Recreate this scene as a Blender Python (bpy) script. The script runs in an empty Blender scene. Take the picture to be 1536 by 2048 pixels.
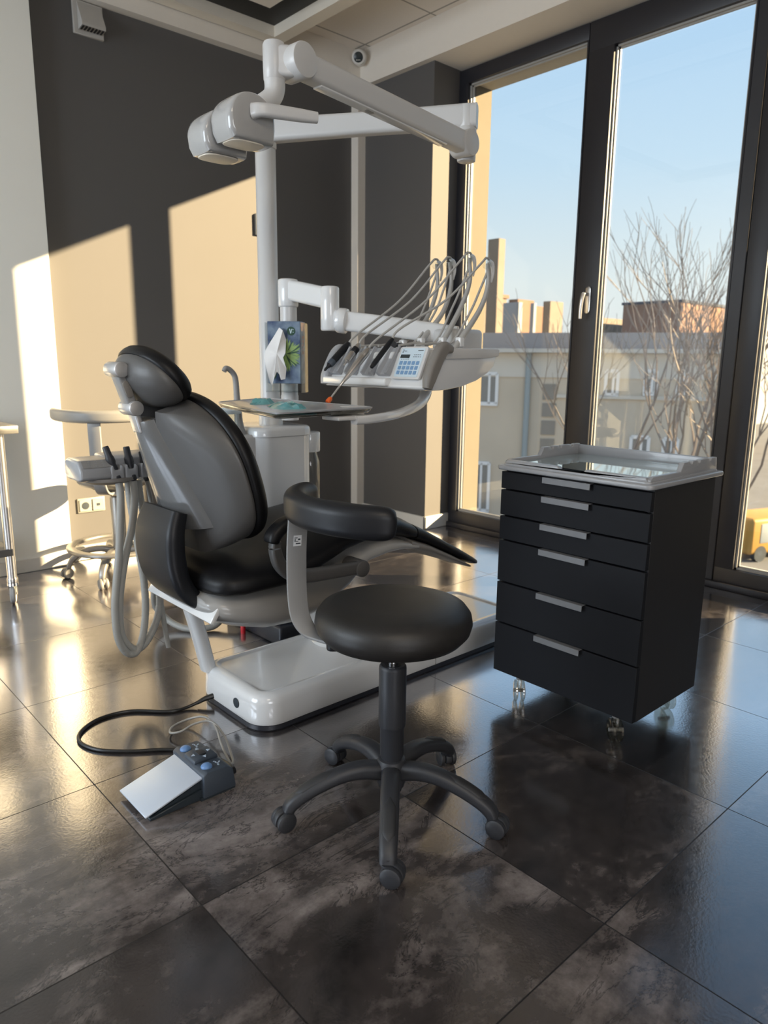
import bpy, bmesh, math, random
from mathutils import Vector, Matrix
random.seed(7)
scene = bpy.context.scene
col = scene.collection
R = math.radians
PI = math.pi

# ------------------------------------------------------------------ camera
F_PX, YAW, PITCH, ROLL = 1447.9, 0.738697, 0.203610, 0.0106088
CAM = Vector((-0.622895, -1.248307, 1.138215))
cyw, syw, cp, sp = math.cos(YAW), math.sin(YAW), math.cos(PITCH), math.sin(PITCH)
FWD = Vector((syw * cp, cyw * cp, -sp))
_r = Vector((cyw, -syw, 0))
_u = _r.cross(FWD)
RGT = _r * math.cos(ROLL) + _u * math.sin(ROLL)
UPV = -_r * math.sin(ROLL) + _u * math.cos(ROLL)
cam = bpy.data.cameras.new('camera')
cam.sensor_fit = 'VERTICAL'
cam.sensor_height = 36.0
cam.sensor_width = 27.0
cam.lens = F_PX / 2048 * 36.0
cam.clip_start = 0.05
cam.clip_end = 400
cam.dof.use_dof = True
cam.dof.focus_distance = 1.95
cam.dof.aperture_fstop = 4.6
cam_o = bpy.data.objects.new('camera', cam)
M4 = Matrix((RGT, UPV, -FWD)).transposed().to_4x4()
M4.translation = CAM
cam_o.matrix_world = M4
col.objects.link(cam_o)
scene.camera = cam_o


def far(px, py, depth):
    """point of the place seen at a bearing, at a real distance along the view"""
    return CAM + (FWD + RGT * ((px - 768) / F_PX) - UPV * ((py - 1024) / F_PX)) * depth


# ------------------------------------------------------------------ light
scene.view_settings.view_transform = 'Standard'
scene.view_settings.look = 'None'
scene.view_settings.exposure = 0.0
scene.view_settings.gamma = 1.0
scene.view_settings.use_curve_mapping = False
scene.cycles.use_denoising = True
scene.cycles.max_bounces = 12
scene.cycles.diffuse_bounces = 6
scene.cycles.transparent_max_bounces = 24
scene.cycles.sample_clamp_indirect = 6.0
scene.cycles.caustics_refractive = False
scene.cycles.caustics_reflective = False

SUN_DIR = Vector((-1.0, 0.946, -0.462)).normalized()      # direction the light travels
sun = bpy.data.lights.new('sun', 'SUN')
sun.energy = 30.0
sun.angle = R(0.6)
sun.color = (1.0, 0.74, 0.43)
sun_o = bpy.data.objects.new('sun', sun)
sun_o.rotation_euler = SUN_DIR.to_track_quat('-Z', 'Y').to_euler()
col.objects.link(sun_o)

world = bpy.data.worlds.new('sky')
scene.world = world
world.use_nodes = True
nt = world.node_tree
nt.nodes.clear()
wo = nt.nodes.new('ShaderNodeOutputWorld')
bg = nt.nodes.new('ShaderNodeBackground')
tc = nt.nodes.new('ShaderNodeTexCoord')
sx = nt.nodes.new('ShaderNodeSeparateXYZ')
rp = nt.nodes.new('ShaderNodeValToRGB')
nt.links.new(tc.outputs['Generated'], sx.inputs[0])
nt.links.new(sx.outputs['Z'], rp.inputs[0])
nt.links.new(rp.outputs['Color'], bg.inputs['Color'])
nt.links.new(bg.outputs[0], wo.inputs[0])
e = rp.color_ramp.elements
e[0].position = 0.0; e[0].color = (0.80, 0.80, 0.78, 1)
e[1].position = 1.0; e[1].color = (0.30, 0.50, 0.86, 1)
for p, c in ((0.10, (0.78, 0.85, 0.86, 1)), (0.24, (0.58, 0.76, 0.92, 1)), (0.45, (0.42, 0.65, 0.93, 1))):
    x = e.new(p); x.color = c
bg.inputs['Strength'].default_value = 1.08


def area(name, loc, direction, sxx, syy, power, color):
    l = bpy.data.lights.new(name, 'AREA')
    l.shape = 'RECTANGLE'; l.size = sxx; l.size_y = syy
    l.energy = power; l.color = color
    o = bpy.data.objects.new(name, l)
    o.location = loc
    o.rotation_euler = Vector(direction).to_track_quat('-Z', 'Y').to_euler()
    col.objects.link(o)
    return o


# daylight entering through the unseen window in the left wall; the rear and ceiling lamps are added fill
area('window_daylight', (-3.75, 1.5, 1.55), (1, 0.1, -0.05), 2.2, 1.9, 130, (0.80, 0.90, 1.0))
area('rear_fill_light', (-1.6, -4.45, 1.7), (0.25, 1, 0.08), 1.8, 1.6, 60, (0.92, 0.95, 1.0))  # added fill behind the camera; the front wall has no window
area('ceiling_fill_light', (-0.9, -2.2, 3.05), (0, 0, -1), 1.2, 1.2, 34, (1.0, 0.86, 0.68))  # added unseen fill from above, no lamp fitting modelled
area('ceiling_fill_light', (0.4, 1.2, 3.05), (0, 0, -1), 0.6, 0.6, 12, (1.0, 0.86, 0.68))  # second added fill overhead, also without a fitting


# ------------------------------------------------------------------ materials
def srgb(r, g, b):
    f = lambda c: (c / 255 / 12.92) if c / 255 <= 0.04045 else ((c / 255 + 0.055) / 1.055) ** 2.4
    return (f(r), f(g), f(b), 1)


def mat(name, color, rough=0.5, metal=0.0, coat=0.0, noise=0.06, nscale=30, bump=0.0, bscale=200,
        spec=0.5, trans=0.0, ior=1.5, sheen=0.0, aniso=0):
    m = bpy.data.materials.new(name)
    m.use_nodes = True
    t = m.node_tree
    b = t.nodes['Principled BSDF']
    c = t.nodes.new('ShaderNodeTexCoord')
    n = t.nodes.new('ShaderNodeTexNoise')
    n.inputs['Scale'].default_value = nscale
    n.inputs['Detail'].default_value = 4
    t.links.new(c.outputs['Object'], n.inputs['Vector'])
    mx = t.nodes.new('ShaderNodeMix'); mx.data_type = 'RGBA'
    mx.inputs[6].default_value = tuple(x * (1 - noise) for x in color[:3]) + (1,)
    mx.inputs[7].default_value = tuple(min(1, x * (1 + noise)) for x in color[:3]) + (1,)
    t.links.new(n.outputs['Fac'], mx.inputs[0])
    t.links.new(mx.outputs[2], b.inputs['Base Color'])
    b.inputs['Roughness'].default_value = rough
    b.inputs['Metallic'].default_value = metal
    b.inputs['Coat Weight'].default_value = coat
    b.inputs['Coat Roughness'].default_value = 0.06
    b.inputs['Specular IOR Level'].default_value = spec
    b.inputs['Transmission Weight'].default_value = trans
    b.inputs['IOR'].default_value = ior
    if sheen:
        b.inputs['Sheen Weight'].default_value = sheen
    if bump:
        n2 = t.nodes.new('ShaderNodeTexNoise')
        n2.inputs['Scale'].default_value = bscale
        n2.inputs['Detail'].default_value = 3
        t.links.new(c.outputs['Object'], n2.inputs['Vector'])
        bp = t.nodes.new('ShaderNodeBump')
        bp.inputs['Strength'].default_value = bump
        bp.inputs['Distance'].default_value = 0.002
        t.links.new(n2.outputs['Fac'], bp.inputs['Height'])
        t.links.new(bp.outputs[0], b.inputs['Normal'])
    return m


def emis(name, color, s):
    m = mat(name, color, 0.5)
    b = m.node_tree.nodes['Principled BSDF']
    b.inputs['Emission Color'].default_value = color
    b.inputs['Emission Strength'].default_value = s
    return m


def clear(name, tint=(1, 1, 1, 1), refl=1.0, ior=1.5, rough=0.0, extra=0.0):
    """thin clear sheet: see-through with a fresnel reflection"""
    m = bpy.data.materials.new(name)
    m.use_nodes = True
    t = m.node_tree
    t.nodes.clear()
    o = t.nodes.new('ShaderNodeOutputMaterial')
    tr = t.nodes.new('ShaderNodeBsdfTransparent'); tr.inputs[0].default_value = tint
    gl = t.nodes.new('ShaderNodeBsdfGlossy'); gl.inputs['Roughness'].default_value = rough
    fr = t.nodes.new('ShaderNodeFresnel')
    ge = t.nodes.new('ShaderNodeNewGeometry')
    ii = t.nodes.new('ShaderNodeMapRange')      # same reflection seen from either side of the sheet
    ii.inputs['To Min'].default_value = ior; ii.inputs['To Max'].default_value = 1.0 / ior
    t.links.new(ge.outputs['Backfacing'], ii.inputs['Value'])
    t.links.new(ii.outputs[0], fr.inputs[0])
    ml = t.nodes.new('ShaderNodeMath'); ml.operation = 'MULTIPLY_ADD'
    ml.inputs[1].default_value = refl; ml.inputs[2].default_value = extra
    mx = t.nodes.new('ShaderNodeMixShader')
    t.links.new(fr.outputs[0], ml.inputs[0])
    t.links.new(ml.outputs[0], mx.inputs[0])
    t.links.new(tr.outputs[0], mx.inputs[1])
    t.links.new(gl.outputs[0], mx.inputs[2])
    t.links.new(mx.outputs[0], o.inputs[0])
    return m


def math_node(t, op, a=None, b=None, clampit=False):
    n = t.nodes.new('ShaderNodeMath'); n.operation = op; n.use_clamp = clampit
    for i, v in enumerate((a, b)):
        if v is None:
            continue
        if isinstance(v, (int, float)):
            n.inputs[i].default_value = v
        else:
            t.links.new(v, n.inputs[i])
    return n.outputs[0]


def floor_material():
    m = bpy.data.materials.new('dark_stone_tile')
    m.use_nodes = True
    t = m.node_tree
    b = t.nodes['Principled BSDF']
    c = t.nodes.new('ShaderNodeTexCoord')
    s = t.nodes.new('ShaderNodeSeparateXYZ')
    t.links.new(c.outputs['Object'], s.inputs[0])
    lines = []
    cells = []
    for ax in ('X', 'Y'):
        q = math_node(t, 'DIVIDE', s.outputs[ax], 0.6)
        q = math_node(t, 'ADD', q, 50.0)
        fr = math_node(t, 'FRACT', q)
        d = math_node(t, 'ABSOLUTE', math_node(t, 'SUBTRACT', fr, 0.5))
        lines.append(math_node(t, 'GREATER_THAN', d, 0.5 - 0.0016 / 0.6))
        cells.append(math_node(t, 'FLOOR', q))
    grout = math_node(t, 'MAXIMUM', lines[0], lines[1])
    cb = t.nodes.new('ShaderNodeCombineXYZ')
    t.links.new(cells[0], cb.inputs[0]); t.links.new(cells[1], cb.inputs[1])
    wn = t.nodes.new('ShaderNodeTexWhiteNoise'); wn.noise_dimensions = '3D'
    t.links.new(cb.outputs[0], wn.inputs['Vector'])
    sc = t.nodes.new('ShaderNodeVectorMath'); sc.operation = 'SCALE'
    sc.inputs['Scale'].default_value = 7.0
    t.links.new(wn.outputs['Color'], sc.inputs[0])
    ad = t.nodes.new('ShaderNodeVectorMath'); ad.operation = 'ADD'
    t.links.new(c.outputs['Object'], ad.inputs[0]); t.links.new(sc.outputs[0], ad.inputs[1])
    st = t.nodes.new('ShaderNodeVectorMath'); st.operation = 'MULTIPLY'
    st.inputs[1].default_value = (1.0, 2.2, 1.0)
    t.links.new(ad.outputs[0], st.inputs[0])

    def noise(vec, scale, detail, rough, dist=0.0):
        n = t.nodes.new('ShaderNodeTexNoise')
        n.inputs['Scale'].default_value = scale; n.inputs['Detail'].default_value = detail
        n.inputs['Roughness'].default_value = rough; n.inputs['Distortion'].default_value = dist
        t.links.new(vec, n.inputs['Vector'])
        return n.outputs['Fac']
    big = noise(st.outputs[0], 1.5, 8, 0.60, 0.5)
    fine = noise(ad.outputs[0], 26, 6, 0.7)
    vein = noise(st.outputs[0], 3.2, 7, 0.72, 0.9)
    vv = math_node(t, 'ABSOLUTE', math_node(t, 'SUBTRACT', vein, 0.5))
    vv = math_node(t, 'MULTIPLY', vv, 55.0)
    vv = math_node(t, 'SUBTRACT', 1.0, vv, True)
    ramp = t.nodes.new('ShaderNodeValToRGB')
    el = ramp.color_ramp.elements
    el[0].position = 0.37; el[0].color = srgb(33, 31, 31)
    el[1].position = 0.74; el[1].color = srgb(165, 156, 154)
    x = el.new(0.50); x.color = srgb(60, 55, 54)
    x = el.new(0.58); x.color = srgb(104, 97, 95)
    mixf = math_node(t, 'ADD', math_node(t, 'MULTIPLY', big, 0.8), math_node(t, 'MULTIPLY', fine, 0.2))
    t.links.new(mixf, ramp.inputs[0])
    gate = math_node(t, 'MULTIPLY', math_node(t, 'GREATER_THAN', big, 0.5), vv)
    m1 = t.nodes.new('ShaderNodeMix'); m1.data_type = 'RGBA'
    t.links.new(math_node(t, 'MULTIPLY', gate, 0.75), m1.inputs[0])
    t.links.new(ramp.outputs[0], m1.inputs[6]); m1.inputs[7].default_value = srgb(30, 29, 30)
    m2 = t.nodes.new('ShaderNodeMix'); m2.data_type = 'RGBA'
    t.links.new(grout, m2.inputs[0])
    t.links.new(m1.outputs[2], m2.inputs[6]); m2.inputs[7].default_value = srgb(24, 22, 22)
    t.links.new(m2.outputs[2], b.inputs['Base Color'])
    rr = math_node(t, 'ADD', 0.09, math_node(t, 'MULTIPLY', fine, 0.14))
    rr = math_node(t, 'ADD', rr, math_node(t, 'MULTIPLY', grout, 0.4))
    b.inputs['Specular IOR Level'].default_value = 0.0
    b.inputs['Roughness'].default_value = 0.6
    gl = t.nodes.new('ShaderNodeBsdfGlossy')
    gl.inputs['Color'].default_value = (0.97, 0.97, 1.0, 1)
    t.links.new(rr, gl.inputs['Roughness'])
    fr = t.nodes.new('ShaderNodeFresnel'); fr.inputs[0].default_value = 1.6
    fac = math_node(t, 'MULTIPLY', math_node(t, 'POWER', fr.outputs[0], 2.2), 46.0)
    fac = math_node(t, 'MINIMUM', fac, 0.64)
    fac = math_node(t, 'MULTIPLY', fac, math_node(t, 'SUBTRACT', 1.0, math_node(t, 'MULTIPLY', grout, 0.7)))
    ms = t.nodes.new('ShaderNodeMixShader')
    out = [n for n in t.nodes if n.type == 'OUTPUT_MATERIAL'][0]
    t.links.new(fac, ms.inputs[0]); t.links.new(b.outputs[0], ms.inputs[1]); t.links.new(gl.outputs[0], ms.inputs[2])
    t.links.new(ms.outputs[0], out.inputs[0])
    bp = t.nodes.new('ShaderNodeBump')
    bp.inputs['Strength'].default_value = 0.10; bp.inputs['Distance'].default_value = 0.0015
    h = math_node(t, 'SUBTRACT', noise(ad.outputs[0], 150, 2, 0.5), math_node(t, 'MULTIPLY', grout, 4.0))
    t.links.new(h, bp.inputs['Height'])
    for q in (b.inputs['Normal'], gl.inputs['Normal'], fr.inputs['Normal']):
        t.links.new(bp.outputs[0], q)
    return m


def ceiling_material():
    m = mat('ceiling_tile_white', (0.84, 0.79, 0.73, 1), 0.85, noise=0.02, nscale=60, bump=0.1)
    t = m.node_tree
    b = t.nodes['Principled BSDF']
    c = t.nodes.new('ShaderNodeTexCoord')
    s = t.nodes.new('ShaderNodeSeparateXYZ')
    t.links.new(c.outputs['Object'], s.inputs[0])
    ls = []
    for ax, off in (('X', 2.81), ('Y', 2.155)):
        q = math_node(t, 'FRACT', math_node(t, 'ADD', math_node(t, 'DIVIDE', math_node(t, 'SUBTRACT', s.outputs[ax], off), 0.6), 50.0))
        d = math_node(t, 'ABSOLUTE', math_node(t, 'SUBTRACT', q, 0.5))
        ls.append(math_node(t, 'GREATER_THAN', d, 0.5 - 0.006 / 0.6))
    g = math_node(t, 'MAXIMUM', ls[0], ls[1])
    src = b.inputs['Base Color'].links[0].from_socket
    mx = t.nodes.new('ShaderNodeMix'); mx.data_type = 'RGBA'
    t.links.new(g, mx.inputs[0]); t.links.new(src, mx.inputs[6]); mx.inputs[7].default_value = (0.36, 0.34, 0.31, 1)
    t.links.new(mx.outputs[2], b.inputs['Base Color'])
    return m


MAT = {}
MAT['floor'] = floor_material()
MAT['ceil'] = ceiling_material()
MAT['dark_wall'] = mat('dark_wall_paint', (0.098, 0.094, 0.093, 1), 0.72, noise=0.03, nscale=4, bump=0.12, bscale=300)
MAT['white_wall'] = mat('white_wall_paint', (0.86, 0.85, 0.79, 1), 0.42, noise=0.02, nscale=3)
MAT['cream'] = mat('cream_plaster', (0.78, 0.73, 0.66, 1), 0.8, noise=0.02, bump=0.05)
MAT['base_white'] = mat('white_skirting', (0.72, 0.70, 0.66, 1), 0.4, noise=0.02)
MAT['frame'] = mat('anthracite_frame', (0.019, 0.019, 0.024, 1), 0.45, noise=0.08, bump=0.05)
MAT['frame_edge'] = mat('anthracite_bead', (0.36, 0.35, 0.33, 1), 0.4, noise=0.05)
MAT['glass'] = clear('window_glass', (0.97, 0.985, 0.98, 1), 0.8)
MAT['plaster_out'] = mat('yellow_render', (0.135, 0.118, 0.088, 1), 0.9, noise=0.08, nscale=8, bump=0.3, bscale=120)
MAT['lintel'] = mat('grey_render', (0.40, 0.38, 0.34, 1), 0.9, noise=0.1, nscale=12, bump=0.3)
MAT['gloss_white'] = mat('gloss_white_shell', (0.72, 0.73, 0.74, 1), 0.16, coat=0.6, noise=0.01, nscale=5)
MAT['soft_white'] = mat('satin_white_shell', (0.60, 0.60, 0.60, 1), 0.34, coat=0.15, noise=0.01, nscale=5)
MAT['lamp_grey'] = mat('gloss_grey_lamp', (0.42, 0.42, 0.42, 1), 0.14, coat=0.6, noise=0.01, nscale=5)
MAT['hull'] = mat('satin_hull_grey', (0.36, 0.355, 0.345, 1), 0.30, coat=0.3, noise=0.01, nscale=5)
MAT['spine'] = mat('gloss_grey_spine', (0.13, 0.132, 0.135, 1), 0.25, coat=0.4, noise=0.01, nscale=5)
MAT['shell_grey'] = mat('satin_grey_shell', (0.088, 0.086, 0.085, 1), 0.45, coat=0.05, noise=0.02, nscale=5)
MAT['silver'] = mat('silver_joint', (0.55, 0.55, 0.56, 1), 0.3, metal=0.6, noise=0.02)
MAT['steel'] = mat('brushed_steel', (0.62, 0.60, 0.58, 1), 0.28, metal=1.0, noise=0.06, nscale=80)
MAT['chrome'] = mat('chrome', (0.75, 0.75, 0.76, 1), 0.1, metal=1.0, noise=0.01)
MAT['pad'] = mat('black_upholstery', (0.007, 0.007, 0.008, 1), 0.42, noise=0.1, bump=0.08, bscale=600, spec=0.25)
MAT['stool_pad'] = mat('black_vinyl', (0.016, 0.015, 0.0145, 1), 0.46, noise=0.1, bump=0.16, bscale=500)
MAT['black_plastic'] = mat('black_plastic', (0.010, 0.011, 0.014, 1), 0.42, noise=0.08, bump=0.04, spec=0.32)
MAT['base_grey'] = mat('charcoal_nylon', (0.026, 0.028, 0.034, 1), 0.48, noise=0.06, bump=0.08, bscale=500)
MAT['base_dark'] = mat('charcoal_grip', (0.022, 0.023, 0.026, 1), 0.6, noise=0.06)
MAT['skirt'] = mat('navy_plinth', (0.020, 0.022, 0.030, 1), 0.4, noise=0.08)
MAT['cab'] = mat('anthracite_laminate', (0.010, 0.011, 0.014, 1), 0.55, noise=0.05, nscale=12, spec=0.18)
MAT['cab_side'] = mat('anthracite_side', (0.016, 0.016, 0.018, 1), 0.5, noise=0.06, nscale=12)
MAT['handle'] = mat('aluminium_pull', (0.20, 0.205, 0.215, 1), 0.45, metal=0.3, noise=0.03)
MAT['tray_grey'] = mat('grey_moulded_plastic', (0.33, 0.34, 0.36, 1), 0.3, coat=0.3, noise=0.02)
MAT['mirror_glass'] = mat('pale_glass_top', (0.55, 0.66, 0.66, 1), 0.03, metal=0.75, noise=0.01)
MAT['acrylic'] = clear('clear_acrylic', (0.88, 0.87, 0.82, 1), 0.9, 1.5, 0.06, 0.12)
MAT['clear_plastic'] = clear('clear_plastic', (0.95, 0.97, 0.97, 1), 0.9, 1.5, 0.02, 0.02)
MAT['hose'] = mat('grey_hose', (0.36, 0.355, 0.33, 1), 0.45, noise=0.03)
MAT['hose_light'] = mat('light_grey_hose', (0.42, 0.415, 0.40, 1), 0.38, noise=0.03)
MAT['grey_plastic'] = mat('mid_grey_plastic', (0.27, 0.27, 0.27, 1), 0.4, noise=0.03)
MAT['taupe'] = mat('taupe_plastic', (0.21, 0.195, 0.18, 1), 0.5, noise=0.03)
MAT['keypad'] = mat('pale_blue_membrane', (0.55, 0.66, 0.74, 1), 0.35, noise=0.02)
MAT['key_blue'] = mat('blue_keys', (0.16, 0.30, 0.50, 1), 0.4, noise=0.05)
MAT['lcd'] = mat('dark_display', (0.02, 0.03, 0.035, 1), 0.15, noise=0.05)
MAT['orange'] = mat('orange_tip', (0.85, 0.14, 0.02, 1), 0.45, noise=0.05)
MAT['red'] = mat('red_cap', (0.55, 0.01, 0.02, 1), 0.4, noise=0.05)
MAT['pedal_blue'] = mat('slate_blue_plastic', (0.050, 0.066, 0.090, 1), 0.45, noise=0.05, bump=0.05)
MAT['button_blue'] = mat('sky_blue_button', (0.13, 0.26, 0.52, 1), 0.35, noise=0.04)
MAT['icon'] = mat('pale_icon_print', (0.45, 0.55, 0.68, 1), 0.5, noise=0.03)
MAT['alu'] = mat('aluminium_plate', (0.62, 0.70, 0.82, 1), 0.34, metal=0.25, noise=0.03, nscale=8)  # blue in the base colour stands in for reflected sky
MAT['cable_black'] = mat('black_cable', (0.012, 0.012, 0.012, 1), 0.35, noise=0.05)
MAT['cable_grey'] = mat('grey_cable', (0.30, 0.29, 0.27, 1), 0.35, noise=0.05)
MAT['paper'] = mat('white_tissue_paper', (0.80, 0.80, 0.80, 1), 0.85, noise=0.03, sheen=0.2)
MAT['sticker'] = mat('white_sticker', (0.75, 0.76, 0.78, 1), 0.5, noise=0.02)
MAT['ink'] = mat('dark_ink', (0.02, 0.03, 0.04, 1), 0.5, noise=0.05)
MAT['foil'] = mat('turquoise_film', (0.16, 0.50, 0.56, 1), 0.25, noise=0.15, nscale=40, trans=0.1, coat=0.3)
MAT['pale_stool'] = mat('pale_grey_vinyl', (0.24, 0.235, 0.225, 1), 0.42, noise=0.03)
MAT['pale_metal'] = mat('pale_alloy', (0.27, 0.26, 0.245, 1), 0.34, metal=0.5, noise=0.03)
MAT['table_steel'] = mat('grey_steel_top', (0.17, 0.168, 0.16, 1), 0.35, metal=0.6, noise=0.05)
MAT['rubber'] = mat('grey_rubber', (0.42, 0.42, 0.42, 1), 0.5, noise=0.05)
MAT['black'] = mat('black_recess', (0.008, 0.008, 0.009, 1), 0.5, noise=0.05)
MAT['trim_light'] = mat('warm_white_trim', (0.80, 0.74, 0.64, 1), 0.5, noise=0.02)
MAT['socket'] = mat('ivory_plastic', (0.34, 0.33, 0.295, 1), 0.35, noise=0.02)
MAT['vent'] = mat('grey_vent_plastic', (0.46, 0.44, 0.41, 1), 0.5, noise=0.03)
MAT['facade'] = mat('beige_render_wall', (0.58, 0.50, 0.40, 1), 0.9, noise=0.16, nscale=0.5, bump=0.2)
MAT['facade_pale'] = mat('pale_render_band', (0.62, 0.58, 0.52, 1), 0.9, noise=0.1, nscale=1.0)
MAT['roof'] = mat('blue_grey_sheet_roof', (0.036, 0.047, 0.072, 1), 0.75, noise=0.15, nscale=2, spec=0.2)
MAT['pvc'] = mat('white_window_frame', (0.80, 0.80, 0.80, 1), 0.5, noise=0.02)
MAT['pane_dark'] = mat('dark_far_pane', (0.20, 0.21, 0.21, 1), 0.2, noise=0.1, nscale=3)
MAT['pipe'] = mat('grey_downpipe', (0.34, 0.38, 0.39, 1), 0.5, noise=0.05)
MAT['brick'] = mat('orange_brick', (0.20, 0.115, 0.078, 1), 0.9, noise=0.2, nscale=1.2)
MAT['brick_pale'] = mat('sandy_brick', (0.19, 0.155, 0.125, 1), 0.9, noise=0.2, nscale=1.2)
MAT['grey_block'] = mat('grey_render_block', (0.26, 0.28, 0.31, 1), 0.9, noise=0.12, nscale=1.2)
MAT['bark'] = mat('grey_bark', (0.24, 0.21, 0.19, 1), 0.9, noise=0.2, nscale=6)
MAT['asphalt'] = mat('grey_yard_ground', (0.13, 0.135, 0.14, 1), 0.95, noise=0.25, nscale=0.6)
MAT['yellow'] = mat('yellow_paint', (0.42, 0.24, 0.05, 1), 0.45, noise=0.08, nscale=2)


def box_print_material():
    """printed cardboard of the tissue box: blue sky above, green rosette"""
    m = bpy.data.materials.new('printed_tissue_card')
    m.use_nodes = True
    t = m.node_tree
    b = t.nodes['Principled BSDF']
    b.inputs['Roughness'].default_value = 0.35
    c = t.nodes.new('ShaderNodeTexCoord')
    n = t.nodes.new('ShaderNodeTexNoise'); n.inputs['Scale'].default_value = 16; n.inputs['Detail'].default_value = 3
    t.links.new(c.outputs['Object'], n.inputs['Vector'])
    r = t.nodes.new('ShaderNodeValToRGB')
    r.color_ramp.elements[0].position = 0.35; r.color_ramp.elements[0].color = srgb(46, 66, 104)
    r.color_ramp.elements[1].position = 0.75; r.color_ramp.elements[1].color = srgb(140, 160, 176)
    t.links.new(n.outputs['Fac'], r.inputs[0])
    t.links.new(r.outputs[0], b.inputs['Base Color'])
    return m


MAT['card'] = box_print_material()
MAT['leaf'] = mat('printed_leaf_green', srgb(132, 160, 92), 0.4, noise=0.35, nscale=60)
MAT['leaf_dark'] = mat('printed_leaf_dark', srgb(44, 78, 52), 0.4, noise=0.3, nscale=60)
MAT['logo_green'] = mat('printed_badge_green', srgb(16, 66, 46), 0.4, noise=0.05)
MAT['print_orange'] = mat('printed_orange', srgb(232, 130, 84), 0.4, noise=0.1)


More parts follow.
